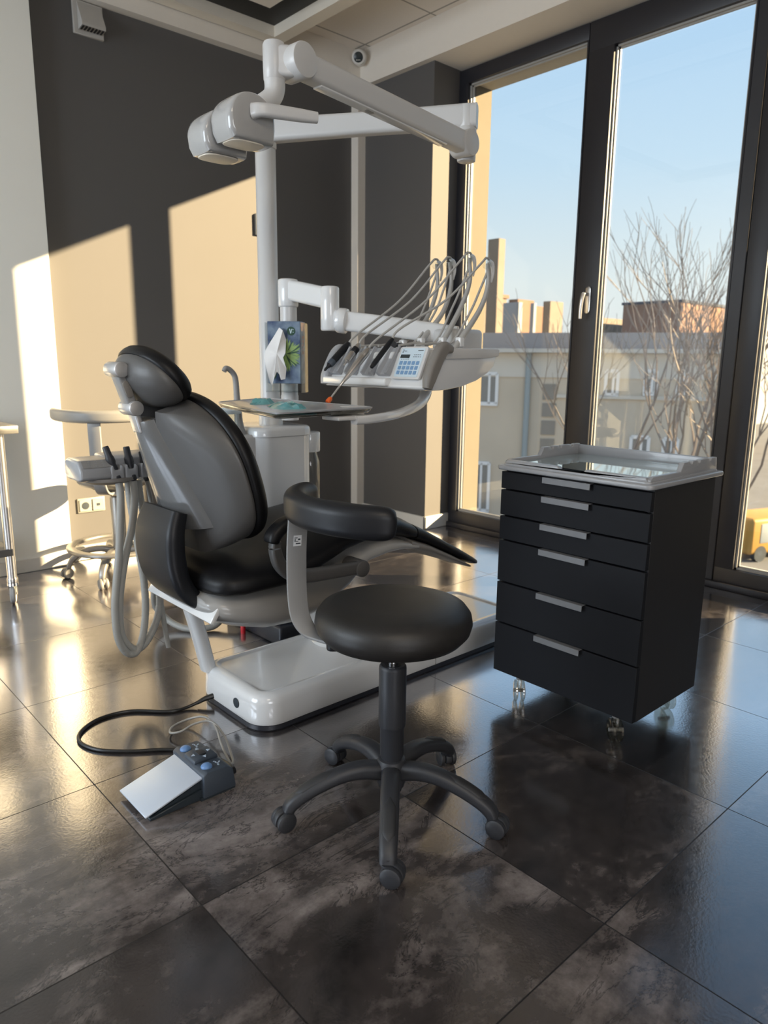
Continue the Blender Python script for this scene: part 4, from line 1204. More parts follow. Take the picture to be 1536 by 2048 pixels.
# handpieces, each with its own hose over the whip
hspec = [
    ('black handled curing handpiece resting at the far end of the rest', 'black_plastic'),
    ('short metal connector handpiece second from the far end', 'steel'),
    ('long steel air water syringe with orange tip over the tray', 'steel'),
    ('black handpiece resting beside the keypad', 'black_plastic')]
hps = [((.965, 1.108), (1.078, 1.205)), ((.985, 1.128), (1.055, 1.200)), ((.853, 1.022), (1.021, 1.182)), ((.955, 1.120), (1.050, 1.215))]
for i, yy in enumerate(ysw):
    (fx, fz), (rx, rz) = hps[i]
    lab, mm = hspec[i]
    hy = [.815, .730, .640, .555][i]
    h = thing('dental_handpiece', lab, 'handpiece', (fx, hy, fz), 'handpieces on the delivery unit')
    f, r_ = Vector((fx, hy, fz)), Vector((rx, hy, rz))
    ax = r_ - f; Ln = ax.length
    if i == 0:
        pr = [(.002, 0), (.0045, .004), (.005, .018), (.010, .03), (.0125, .05), (.013, Ln * .8), (.011, Ln * .95), (.006, Ln)]
        hb_ = obj('handle', B().lathe(pr, f, ax, 24), 'black_plastic', h)
        obj('collar', B().lathe([(.0112, .030), (.0124, .032), (.0135, .048), (.0128, .052)], f, ax, 24), 'pedal_blue', h)
    elif i == 1:
        pr = [(.003, 0), (.0035, .012), (.006, .013), (.006, .018), (.0115, .02), (.012, Ln * .55), (.0105, Ln * .57), (.0115, Ln * .62), (.011, Ln * .9), (.006, Ln)]
        hb_ = obj('handle', B().lathe(pr, f, ax, 24), 'steel', h)
        obj('collar', B().lathe([(.0118, Ln * .58), (.0128, Ln * .60), (.0128, Ln * .78), (.0118, Ln * .8)], f, ax, 24), 'black_plastic', h)
    elif i == 2:
        pr = [(.002, .055), (.0035, .058), (.006, .085), (.010, .12), (.012, .15), (.0125, .19), (.0115, .192), (.0125, .197), (.0125, Ln * .93), (.007, Ln)]
        hb_ = obj('handle', B().lathe(pr, f, ax, 24), 'steel', h)
        u_ = ax.normalized()
        obj('nozzle', B().tube([f + u_ * .07, f + u_ * .045, f + u_ * .022 + Vector((-.003, 0, -.004)), f + Vector((-.004, 0, -.006))], [.0032, .003, .003, .003], 10), 'hose_light', h)
        obj('nozzle_tip', B().lathe([(.002, -.012), (.0075, -.010), (.0085, -.004), (.0075, .008), (.004, .012)], f + Vector((-.004, 0, -.006)), ax, 16), 'orange', h, label='orange plastic tip')
    else:
        pr = [(.002, 0), (.006, .003), (.0085, .02), (.009, Ln * .85), (.006, Ln)]
        hb_ = obj('handle', B().lathe(pr, f, ax, 24), 'black_plastic', h)
    tx, tz = tips[i]
    wy = yy
    (m1, m2), b_ = mids[i], bas[i]
    hoz = B().tube([r_ - ax.normalized() * .01, r_ + ax.normalized() * .05, r_.lerp(Vector((tx, wy, tz)), .55) + Vector((.0, 0, -.012)), (tx - .045, wy, tz - .012), (tx - .006, wy, tz + .017), (tx + .010, wy, tz - .006),
                    (m2[0] - .030, wy + .012, m2[1] - .02), (m1[0] - .035, wy + .014, m1[1] - .01), (b_[0] - .015, wy + .016, b_[1] + .012), (b_[0] - .11, wy + .02, b_[1] + .006), (b_[0] - .18, wy + .03, 1.196)],
                   .0042, 8, 8)
    obj('hose', hoz, 'hose_light', h, 60)
# pad switch lying on the deck
tag(obj('coiled_plug', B().tube([(1.14, .66, 1.192), (1.155, .70, 1.194), (1.185, .71, 1.200), (1.205, .685, 1.200), (1.195, .650, 1.196), (1.16, .640, 1.193)], .007, 10).lathe([(.012, 0), (.012, .03), (.009, .034)], (1.135, .65, 1.197), (-.5, -.8, 0.05), 16), 'black_plastic'), 'small black coiled plug lying on the delivery unit deck', 'plug')


# ================================================================== instrument tray
ty = thing('instrument_tray', 'clear rimmed instrument tray held out behind the backrest', 'tray', (.70, .62, .988))
tc_ = [Vector((.575, .880, .992)), Vector((.440, .335, .992)), Vector((.830, .390, .992)), Vector((.845, 1.02, .992))]
def round_poly(P, r, n=6):
    out = []
    for i, p in enumerate(P):
        a_, b_ = (P[i - 1] - p).normalized(), (P[(i + 1) % len(P)] - p).normalized()
        s_, e_ = p + a_ * r, p + b_ * r
        for k in range(n + 1):
            t_ = k / n
            out.append(s_ * (1 - t_) ** 2 + p * 2 * t_ * (1 - t_) + e_ * t_ ** 2)
    return out
cen = sum(tc_, Vector()) / 4
def tr_ring(s_, z, r=.035):
    return [Vector((q.x, q.y, z)) for q in round_poly([cen + (p - cen) * s_ for p in tc_], r)]
obj('tray_plate', B().rings([tr_ring(.90, .988), tr_ring(.97, .992), tr_ring(1.0, 1.002), tr_ring(1.0, 1.005), tr_ring(.985, 1.004), tr_ring(.955, .996), tr_ring(.90, .9915)]), 'acrylic', ty, 60)
obj('tray_rim', B().rings([tr_ring(.988, 1.0042), tr_ring(1.006, 1.0035), tr_ring(1.008, 1.0075), tr_ring(.990, 1.0085), tr_ring(.984, 1.006)]), 'tray_grey', ty, 60)
obj('tray_holder', B().obox((.73, .40, .980), (1, 0, 0), (0, 1, 0), (0, 0, 1), (.13, .08, .012), .004), 'soft_white', ty)
wd_ = tag(obj('switch_block', B().obox((.80, .455, 1.000), (.9, -.4, 0), (.4, .9, 0), (0, 0, 1), (.085, .04, .016), .005, 2), 'soft_white'), 'flat white block on the right end of the clear tray', 'block')

def sachet(cx_, cy_, ang, L_, W_, seed, lab):
    rd = random.Random(seed)
    b_ = B()
    ca, sa = math.cos(ang), math.sin(ang)
    nx, ny = 14, 9
    top, bot = [], []
    for i in range(nx + 1):
        for j in range(ny + 1):
            x = (i / nx - .5) * L_ * (1 + .05 * math.sin(j)); y = (j / ny - .5) * W_ * (1 + .06 * math.sin(i * 1.3))
            edge = min(i, nx - i) / nx * 2; ed2 = min(j, ny - j) / ny * 2
            z = .9945 + .026 * min(1, edge * 1.6) * min(1, ed2 * 1.8) * (0.6 + .5 * rd.random()) + .003 * rd.random()
            top.append(b_.bm.verts.new((cx_ + x * ca - y * sa, cy_ + x * sa + y * ca, z)))
            bot.append(b_.bm.verts.new((cx_ + x * ca - y * sa, cy_ + x * sa + y * ca, .9935)))
    I = lambda i, j: i * (ny + 1) + j
    for i in range(nx):
        for j in range(ny):
            b_.bm.faces.new((top[I(i, j)], top[I(i + 1, j)], top[I(i + 1, j + 1)], top[I(i, j + 1)]))
            b_.bm.faces.new((bot[I(i, j)], bot[I(i, j + 1)], bot[I(i + 1, j + 1)], bot[I(i + 1, j)]))
    ring = [I(i, 0) for i in range(nx + 1)] + [I(nx, j) for j in range(1, ny + 1)] + [I(i, ny) for i in range(nx - 1, -1, -1)] + [I(0, j) for j in range(ny - 1, 0, -1)]
    for k in range(len(ring)):
        a_, c_ = ring[k], ring[(k + 1) % len(ring)]
        b_.bm.faces.new((top[a_], bot[a_], bot[c_], top[c_]))
    tag(obj('sterile_pouch', b_, 'foil', None, 25), lab, 'pouch', 'film pouches on the tray')
sachet(.60, .52, 1.15, .22, .13, 3, 'crumpled turquoise film pouch lying nearest on the clear tray')
sachet(.655, .735, .75, .17, .09, 8, 'narrow turquoise film pouch at the far side of the tray')

# ================================================================== tissue box in a clear holder
n3 = Vector((-.78, -.63, 0)).normalized(); u3 = Vector((-n3.y, n3.x, 0)); u3 = u3 if u3.dot(RGT) > 0 else -u3
ez = Vector((0, 0, 1))
TB = Vector((1.063, 1.185, 1.172))
bxW, bxD, bxH = .132, .075, .238
hl = thing('tissue_holder', 'clear acrylic holder clipped to the lamp pole above the tray', 'holder', TB - ez * .145)
ho = B()
hc = TB - ez * .020
for (c_, s_) in ((hc + u3 * (bxW / 2 + .006), (.003, bxD + .02, bxH + .03)), (hc - u3 * (bxW / 2 + .006), (.003, bxD + .02, bxH + .03)), (hc - n3 * (bxD / 2 + .006), (bxW + .015, .003, bxH + .03)), (hc - ez * (bxH / 2 + .012), (bxW + .015, bxD + .02, .003))):
    ho.obox(c_, u3, n3, ez, s_)
obj('holder_shell', ho, 'clear_plastic', hl)
obj('pole_clip', B().obox(hc - n3 * (bxD / 2 + .014), u3, n3, ez, (.05, .016, .06), .003), 'gloss_white', hl)
tb = thing('tissue_box', 'blue printed tissue box with green leaves held upright on the pole', 'tissue box', TB - ez * bxH / 2)
obj('carton', B().obox(TB, u3, n3, ez, (bxW, bxD, bxH), .0015, 1), 'card', tb)
ff = TB + n3 * (bxD / 2 + .0004)
rd = random.Random(4)
def leaf(c_, a_, L_, w_):
    d_ = Vector((math.cos(a_), math.sin(a_), 0))
    pts_ = []
    for k in range(7):
        t_ = k / 6
        wv = w_ * math.sin(PI * min(1, t_ * 1.0 + .02)) * .5
        pts_.append((t_, wv))
    up_ = [(c_[0] + L_ * t_ * math.cos(a_) - q * math.sin(a_), c_[1] + L_ * t_ * math.sin(a_) + q * math.cos(a_)) for t_, q in pts_]
    dn_ = [(c_[0] + L_ * t_ * math.cos(a_) + q * math.sin(a_), c_[1] + L_ * t_ * math.sin(a_) - q * math.cos(a_)) for t_, q in pts_[1:-1][::-1]]
    lim = lambda p: (max(-bxW / 2 + .002, min(bxW / 2 - .002, p[0])), max(-bxH / 2 + .004, min(bxH / 2 - .004, p[1])))
    return [lim(p) for p in up_ + dn_]
lf = B(); ld = B()
for k in range(44):
    a_ = R(-115 + 230 * k / 43 + rd.uniform(-5, 5))
    (ld if k % 3 == 0 else lf).prism(leaf((.008, -.005), a_, rd.uniform(.05, .075), rd.uniform(.007, .011)), ff + n3 * (.0001 * (k % 5)), u3, ez, n3, .0003)
for k in range(12):
    a_ = R(100 + 150 * k / 11)
    ld.prism(leaf((-.030, .035 if k < 6 else -.075), a_, rd.uniform(.02, .035), .006), ff + n3 * .0001, u3, ez, n3, .0003)
obj('leaf_print', lf, 'leaf', tb)
obj('dark_leaf_print', ld, 'leaf_dark', tb)
lo = B()
cxl, cyl_ = .030, .082
lo.prism([(cxl + .0165 * math.cos(2 * PI * i / 28), cyl_ + .0165 * math.sin(2 * PI * i / 28)) for i in range(28)], ff + n3 * .0007, u3, ez, n3, .0004)
lo.mi = 1
for pl_ in ([(-.007, .008), (-.004, .008), (-.001, -.004), (.002, .008), (.005, .008), (.000, -.009), (-.003, -.009)],
            [(.007, .004), (.010, .004), (.010, .007), (.007, .007)], [(.007, -.006), (.010, -.006), (.010, -.003), (.007, -.003)]):
    lo.prism([(cxl + x, cyl_ + y) for x, y in pl_], ff + n3 * .0011, u3, ez, n3, .0003)
obj('round_badge', lo, ['logo_green', 'keypad'], tb)
sp = B()
side0 = TB + u3 * (bxW / 2 + .0004)
for k in range(5):
    z_ = .058 - k * .0145
    for q in [(-.012, z_ - .005, .004, .010), (-.002, z_ - .005, .003, .010), (-.012, z_ + .003, .018, .003), (.006, z_ - .005, .004, .006)]:
        sp.prism([(q[0], q[1]), (q[0] + q[2], q[1]), (q[0] + q[2], q[1] + q[3]), (q[0], q[1] + q[3])], side0, n3, ez, u3, .0004)
obj('side_print', sp, 'print_orange', tb)
# tissue hanging out of the slot
ts = B()
out_ = [(-.010, .090), (.004, .080), (.010, .050), (.012, .005), (.006, -.012), (.012, -.05), (.010, -.085), (-.002, -.088), (-.012, -.070), (-.018, -.060), (-.026, -.085), (-.037, -.108), (-.042, -.095), (-.052, -.045), (-.062, -.012), (-.058, .012), (-.045, .030), (-.030, .062)]
def tri_sheet(b_, out, cen_, fold, back):
    n_ = len(out)
    rgs = []
    for k in (0, .25, .5, .75, 1.0):
        rg = []
        for i, (x, y) in enumerate(out):
            px_, py_ = cen_[0] + (x - cen_[0]) * k, cen_[1] + (y - cen_[1]) * k
            d_ = .012 + .020 * (1 - k) + fold * math.sin(i * 2.1) * k + .010 * k * (1 if y < 0 else 0)
            rg.append(ff + u3 * px_ + ez * py_ + n3 * d_)
        rgs.append(rg)
    b_.rings(rgs, cap=False)
    bk = [[p - n3 * .0012 for p in rg] for rg in rgs]
    b_.rings(bk, cap=False)
tri_sheet(ts, [(x * 1.2 - .002, y * 1.12 - .006) for x, y in out_], (-.020, -.004), .011, 0)
obj('tissue', ts, 'paper', tb, 60)


def onY(px, py, Y):
    d = FWD + RGT * ((px - 768) / F_PX) - UPV * ((py - 1024) / F_PX)
    return CAM + d * ((Y - CAM.y) / d.y)


# ================================================================== assistant panel with suction hoses
an_ = thing('assistant_console', 'grey assistant console with keypad and hose holders left of the backrest', 'assistant console', (.33, 1.12, .76))
obj('panel_body', B().prism([(1.045, .765), (1.050, .800), (1.075, .822), (1.165, .826), (1.19, .815), (1.19, .770), (1.17, .758), (1.07, .756)], (.182, 0, 0), (0, 1, 0), (0, 0, 1), (1, 0, 0), .111, .008, 3)
    .prism([(1.075, .770), (1.080, .822), (1.20, .832), (1.21, .815), (1.20, .765)], (.285, 0, 0), (0, 1, 0), (0, 0, 1), (1, 0, 0), .25, .006, 2), 'tray_grey', an_)
obj('panel_underside', B().lathe([(.001, -.018), (.06, -.014), (.10, 0), (.10, .01)], (.30, 1.13, .752), n=32), 'taupe', an_)
obj('panel_arm', B().sweep([(.48, 1.17, .782), (.62, 1.24, .775), (.80, 1.33, .77)], rrect(.05, .055, .012, 4), (0, 0, 1), 6), 'tray_grey', an_)
pk = B()
kk = Vector((0, .70, .715)).normalized(); kn2 = Vector((0, -.715, .70)).normalized()
pk.prism(rrect(.085, .030, .004, 3), Vector((.236, 1.0615, .8115)), (1, 0, 0), kk, kn2, .001)
pk.mi = 1
for r_ in range(3):
    for c_ in range(3):
        for q in ((0, 0), (.005, 0), (.0025, .003)):
            pk.obox(Vector((.214 + c_ * .022 + q[0], 1.0615, .8115)) + kk * (.009 - r_ * .009 + q[1]) + kn2 * .0013, (1, 0, 0), kk, kn2, (.0035, .0018, .0006))
obj('keypad', pk, ['grey_plastic', 'tray_grey'], an_)
for xx in (.300, .347, .400, .452):
    obj('hose_holder', B().prism([(-.022, -.030), (.022, -.030), (.022, .012), (.013, .020), (.009, .004), (-.009, .004), (-.013, .020), (-.022, .012)], (xx, 1.045, .785), (1, 0, 0), (0, 0, 1), (0, 1, 0), .05, .004), 'tray_grey', an_)

hoses = [
    ('suction_hose', 'thick grey suction hose looping low, leftmost nozzle in the assistant console', (210, 893), (233, 952), 1.05, .0125,
     [(238, 962), (241, 993), (240, 1053), (238, 1108), (233, 1163), (230, 1217), (235, 1272), (250, 1302), (266, 1308), (277, 1297), (287, 1265), (291, 1217), (288, 1163), (279, 1108), (271, 1062), (260, 1000), (256, 960)]),
    ('suction_hose', 'thick grey suction hose looping low, middle nozzle in the assistant console', (252, 893), (264, 950), 1.05, .0125,
     [(268, 962), (269, 999), (264, 1053), (252, 1108), (243, 1163), (239, 1217), (243, 1267), (258, 1292), (279, 1297), (300, 1272), (316, 1230), (319, 1190), (312, 1143), (301, 1094), (290, 1040), (281, 999), (276, 960)]),
    ('air_syringe_hose', 'thin dark grey hose hanging straight, nozzle nearest the backrest', (279, 903), (291, 950), 1.07, .0075,
     [(294, 962), (303, 1010), (311, 1066), (316, 1122), (321, 1190), (328, 1244), (337, 1294)])]
for i, (nm, lab, tp_, bt_, yy, rad, path) in enumerate(hoses):
    t0, b0 = onY(*tp_, 1.075), onY(*bt_, 1.06)
    h = thing(nm, lab, 'hose', b0 - ez * .6, 'hoses hanging from the assistant console')
    ax = (t0 - b0)
    L_ = ax.length
    if i < 2:
        pr = [(.010, -.02), (.016, -.012), (.0165, 0), (.0125, .004), (.0135, .02), (.012, L_ * .4), (.0145, L_ * .46), (.014, L_ * .62), (.0115, L_ * .68), (.0105, L_ * .97), (.0085, L_), (.006, L_ - .004), (.001, L_ - .006)]
    else:
        pr = [(.007, -.02), (.010, -.012), (.0105, .01), (.009, .02), (.010, L_ * .5), (.006, L_ * .6), (.005, L_ * .95), (.003, L_)]
    obj('nozzle', B().lathe(pr, b0, ax, 28), 'grey_plastic' if i == 5 else 'base_grey', h)
    n_ = len(path)
    pts_ = [onY(px, py, yy + (.10 * max(0, k / (n_ - 1) - .3) if i < 2 else 0) + .012 * i) for k, (px, py) in enumerate(path)]
    pts_[0] = b0 - ax.normalized() * .018
    if i < 2:
        Ps, _ = spline(pts_, 22)
        rs = [rad * (1 + .035 * math.sin(k * 1.57)) if k > len(Ps) * .42 else rad for k in range(len(Ps))]
        hb_ = B(); hb_.tube(Ps, rs, 14, raw=True)
    else:
        hb_ = B(); hb_.tube(pts_, [rad, rad, rad, rad, rad, .009, .0085], 14, 8)
    obj('hose', hb_, 'hose', h, 60)

fh = B().tube([(.56, 1.24, .765), (.575, 1.30, .62), (.60, 1.42, .38), (.645, 1.60, .13), (.685, 1.58, .045), (.722, 1.50, .016), (.765, 1.445, .016), (.825, 1.425, .018), (.88, 1.43, .040), (.935, 1.40, .055)], .014, 14, 10)
tag(obj('drain_hose', fh, 'hose'), 'grey hose curving low over the floor behind the white lifting arm', 'hose')


# ================================================================== pale stool by the back wall
s2 = thing('assistant_stool', 'pale grey dental stool with foot ring standing by the sunlit wall', 'stool', (.872, 2.50, 0))
C2 = Vector((.872, 2.50, 0))
obj('seat', B().lathe([(.001, .485), (.13, .485), (.175, .498), (.192, .515), (.195, .530), (.185, .545), (.15, .553), (.001, .558)], C2, n=60), 'pale_stool', s2, 60)
obj('seat_pan', B().lathe([(.001, .462), (.06, .464), (.12, .476), (.135, .487)], C2, n=48), 'taupe', s2)
obj('gas_column', B().lathe([(.022, .44), (.022, .465)], C2, n=24).lathe([(.036, .10), (.037, .425), (.034, .430), (.020, .432)], C2, n=36), 'pale_metal', s2)
fr_ = B()
rg = []
NN = 64
for i in range(NN):
    q = 2 * PI * i / NN
    c_ = C2 + Vector((math.cos(q), math.sin(q), 0)) * .245
    rg.append([c_ + Vector((math.cos(q), math.sin(q), 0)) * a_ + ez * (.165 + b2) for a_, b2 in rrect(.045, .020, .008, 4)])
rg.append(rg[0])
fr_.rings(rg, cap=False)
obj('foot_ring', fr_, 'pale_metal', s2)
for k in range(5):
    q = R(155 + 72 * k)
    dv = Vector((math.cos(q), math.sin(q), 0))
    lg = obj('leg', B().sweep([C2 + dv * r + ez * z for r, z in [(.03, .135), (.10, .150), (.18, .140), (.235, .105), (.258, .070), (.262, .052)]], rrect(.040, .030, .010, 4), (0, 0, 1), 6, [(1.1, 1.2), (1, 1), (.95, 1), (.9, 1), (.8, .9), (.7, .8)]), 'pale_metal', s2)
    hx = Vector((math.cos(q + .7), math.sin(q + .7), 0)); wx = Vector((-hx.y, hx.x, 0))
    cb_ = B()
    cc = C2 + dv * .262 + hx * .012 + ez * .028
    for sg in (-1, 1):
        cb_.lathe([(.005, -.008), (.024, -.008), (.028, -.003), (.028, .003), (.024, .008), (.005, .008)], cc + wx * .014 * sg, wx, 24)
    cb_.obox(cc + ez * .012, hx, wx, ez, (.040, .016, .030), .006).cyl(C2 + dv * .262 + ez * .04, C2 + dv * .262 + ez * .062, .010, n=14)
    obj('caster', cb_, 'pale_stool', lg)
b0_ = Vector((.74, 2.33, 0))
obj('back_post', B().sweep([(.79, 2.40, .475), (.745, 2.345, .480), (.715, 2.31, .53), (.705, 2.30, .65), (.700, 2.295, .80), (.702, 2.297, .85)], rrect(.062, .012, .004, 3), (.64, .77, .05), 8), 'grey_plastic', s2)
bk = []
for i in range(11):
    q = R(158 + 128 * i / 10)
    bk.append((C2.x + .275 * math.cos(q), C2.y + .275 * math.sin(q), .872 - .006 * math.sin(PI * i / 10)))
obj('arm_pad', B().sweep(bk, rrect(.040, .062, .019, 6), (0, 0, 1), 12, bullet(.3, 16, 2.4)), 'pale_stool', s2, 60)

# ================================================================== steel table at the left edge
tt = thing('steel_table', 'grey steel trolley table on castors cut by the left picture edge', 'table', (-.03, 2.54, 0))
obj('tabletop', B().box((-.42, 2.30, .805), (.362, 2.81, .842), .004, 2), 'table_steel', tt)
obj('lower_shelf', B().box((-.36, 2.33, .235), (.300, 2.77, .270), .003, 1), 'table_steel', tt)
for lx, ly in ((.290, 2.352), (.290, 2.745), (-.35, 2.352), (-.35, 2.745)):
    lg = obj('leg', B().cyl((lx, ly, .100), (lx, ly, .806), .0205, n=28).lathe([(.0215, .100), (.0235, .104), (.0235, .125), (.0205, .13)], (lx, ly, 0), n=28), 'steel', tt)
    c = B()
    wx = Vector((.93, -.36, 0)); hx = Vector((.36, .93, 0))
    c.mi = 1
    c.lathe([(.030, -.012), (.040, -.011), (.0455, -.006), (.0455, .006), (.040, .011), (.030, .012)], (lx, ly + .01, .0457), wx, 36)
    c.mi = 2
    c.lathe([(.001, -.009), (.028, -.010), (.031, -.0115), (.031, .0115), (.028, .010), (.001, .009)], (lx, ly + .01, .0457), wx, 30)
    c.mi = 0
    for sg in (-1, 1):
        c.prism([(-.014, -.052), (.006, -.052), (.016, 0), (-.014, 0)], Vector((lx, ly + .005, .094)) + wx * (.0165 * sg - .001), hx, ez, wx, .002)
    c.cyl((lx, ly, .090), (lx, ly, .104), .024, n=24)
    c.cyl(Vector((lx, ly + .01, .0457)) - wx * .019, Vector((lx, ly + .01, .0457)) + wx * .019, .006, n=14)
    obj('caster', c, ['chrome', 'rubber', 'base_grey'], lg)


# ================================================================== foot pedal
fp = thing('foot_pedal', 'foot pedal with silver plate and slate blue button block on the floor', 'foot pedal', (.16, .42, 0))
obj('housing', B().prism([(.186, .006), (.188, .070), (.200, .078), (.262, .074), (.276, .062), (.284, .006)], (0, .332, 0), (1, 0, 0), (0, 0, 1), (0, 1, 0), .178, .004, 2), 'pedal_blue', fp)
obj('base_plate', B().prism([(.042, .0), (.042, .008), (.19, .030), (.19, 0)], (0, .343, 0), (1, 0, 0), (0, 0, 1), (0, 1, 0), .156, .002, 1).box((.18, .336, 0), (.282, .508, .01)), 'ink', fp)
pa, pb = Vector((.030, .421, .016)), Vector((.196, .421, .063))
pdv = (pb - pa).normalized(); pn = Vector((-pdv.z, 0, pdv.x))
obj('pedal_plate', B().obox((pa + pb) / 2, pdv, (0, 1, 0), pn, ((pb - pa).length, .158, .006), .002), 'alu', fp)
obj('plate_skirt', B().prism([(.060, .012), (.186, .050), (.186, .028), (.060, .006)], (0, .350, 0), (1, 0, 0), (0, 0, 1), (0, 1, 0), .142), 'ink', fp)
ud = Vector((.064, 0, -.004)).normalized()
rk = obj('rocker', B().prism([(.192, .076), (.194, .086), (.216, .0895), (.232, .086), (.262, .0845), (.264, .074)], (0, .390, 0), (1, 0, 0), (0, 0, 1), (0, 1, 0), .060, .003, 2), 'pedal_blue', fp)
obj('rocker_mark', B().obox((.227, .420, .0885), (1, 0, -.05), (0, 1, 0), (.05, 0, 1), (.022, .024, .004), .001), 'base_grey', fp)
ar = B()
for (x, y, a_) in ((.206, .420, 180), (.248, .420, 0), (.227, .442, 90), (.227, .398, -90)):
    ca, sa = math.cos(R(a_)), math.sin(R(a_))
    ar.prism([(x + .007 * ca, y + .007 * sa), (x - .005 * sa - .002 * ca, y + .005 * ca - .002 * sa), (x + .005 * sa - .002 * ca, y - .005 * ca - .002 * sa)], (0, 0, .0868), (1, 0, 0), (0, 1, 0), (0, 0, 1), .0022)
obj('arrow_print', ar, 'icon', fp)
for yy in (.362, .480):
    obj('button', B().ball((.213, yy, .0775), .0155, (1, 1, .62), 22), 'button_blue', fp)
ic = B()
for yy in (.362, .480):
    for (dx, dy, w_, h_) in ((.030, -.008, .004, .006), (.034, .000, .008, .002), (.030, .006, .003, .006), (.040, .004, .004, .003), (.028, .012, .004, .002)):
        ic.box((.213 + dx - w_ / 2, yy + dy - h_ / 2, .0768 - dx * .03), (.213 + dx + w_ / 2, yy + dy + h_ / 2, .0782 - dx * .03))
obj('icon_print', ic, 'icon', fp)
obj('rear_connector', B().cyl((.280, .372, .028), (.302, .372, .028), .010, n=20).cyl((.280, .395, .028), (.296, .395, .028), .008, n=20), 'black_plastic', fp)
cbk = B().tube([(.482, .812, .030), (.455, .822, .024), (.40, .835, .008), (.340, .850, .006), (.246, .935, .006), (.150, .950, .006), (.075, .905, .006), (.050, .840, .006), (.075, .762, .006), (.145, .690, .006), (.225, .632, .006), (.285, .560, .007), (.312, .470, .012), (.306, .400, .026), (.298, .373, .028)], .0055, 12, 10)
cbk.tube([(.484, .811, .031), (.455, .822, .024), (.43, .829, .014)], [.0095, .0085, .006], 14)
tag(obj('pedal_cable', cbk, 'cable_black'), 'thick black cable looping from the chair base to the pedal', 'cable')
cg = B().tube([(.296, .395, .028), (.325, .420, .020), (.352, .475, .012), (.375, .555, .030), (.372, .625, .048), (.335, .660, .040), (.292, .668, .026), (.272, .700, .016), (.300, .738, .012), (.352, .735, .020), (.378, .680, .040), (.372, .600, .042), (.345, .520, .030), (.325, .450, .022), (.315, .405, .016), (.304, .385, .012), (.296, .41, .010)], .0036, 12, 12)
tag(obj('pedal_air_hose', cg, 'cable_grey'), 'thin shiny grey hose coiled behind the foot pedal', 'hose')


# ================================================================== outside
def bearing(px, py=730):
    d = FWD + RGT * ((px - 768) / F_PX) - UPV * ((py - 1024) / F_PX)
    return Vector((d.x, d.y))
def hit(px, A, d2):
    """ground-plan point where the bearing px meets the line A + s*d2"""
    b_ = bearing(px); c_ = Vector((CAM.x, CAM.y))
    den = b_.x * d2.y - b_.y * d2.x
    w_ = Vector((A.x - c_.x, A.y - c_.y))
    t_ = (w_.x * d2.y - w_.y * d2.x) / den
    return c_ + b_ * t_
def zat(px, py, P):
    d = FWD + RGT * ((px - 768) / F_PX) - UPV * ((py - 1024) / F_PX)
    t_ = (Vector((P.x - CAM.x, P.y - CAM.y)).length) / Vector((d.x, d.y)).length
    return CAM.z + d.z * t_

GZ = -6.6
gr = B().box((3.45, -60, GZ - .5), (160, 110, GZ))
g_ = struct('ground', gr, 'asphalt')

FA = far(700, 730, 33.0); FB = far(1452, 730, 28.5)
fe = Vector((FB.x - FA.x, FB.y - FA.y)).normalized()
fe3 = Vector((fe.x, fe.y, 0)); fn3 = Vector((fe.y, -fe.x, 0))
if fn3.dot(CAM - FA) < 0:
    fn3 = -fn3
fb = thing('apartment_house', 'long beige rendered house with grey roof across the yard', 'building', (FA.x, FA.y, GZ))
ZE = zat(1050, 705, FA)
def fpt(px, py):
    g = hit(px, FA, fe)
    return Vector((g.x, g.y, zat(px, py, g)))
LW = (FB - FA).dot(fe3)
F0 = Vector((FA.x, FA.y, 0))
wl_ = B()
wl_.obox(F0 + fe3 * (LW / 2) - fn3 * 4 + ez * ((ZE + GZ) / 2), fe3, fn3, ez, (LW, 8, ZE - GZ))
obj('wall', wl_, 'facade', fb)
obj('eave_band', B().obox(F0 + fe3 * (LW / 2) + fn3 * .01 + ez * (ZE - .55), fe3, fn3, ez, (LW, .08, 1.0)).obox(F0 + fe3 * (LW / 2) + fn3 * .2 + ez * (ZE + .05), fe3, fn3, ez, (LW + .4, .5, .16)), 'facade_pale', fb)
obj('roof', B().prism([(.45, ZE + .12), (-4, ZE + .95), (-8.4, ZE + .12)], F0 - fe3 * .3, fn3, ez, fe3, LW + .6), 'roof', fb)
obj('string_course', B().obox(F0 + fe3 * (LW * .78) + fn3 * .03 + ez * zat(1290, 796, fpt(1290, 796)), fe3, fn3, ez, (LW * .38, .12, .14)), 'facade_pale', fb)
pp0 = fpt(1058, 705)
obj('downpipe', B().cyl((pp0.x + fn3.x * .12, pp0.y + fn3.y * .12, ZE), (pp0.x + fn3.x * .12, pp0.y + fn3.y * .12, GZ), .12, n=12), 'pipe', fb)
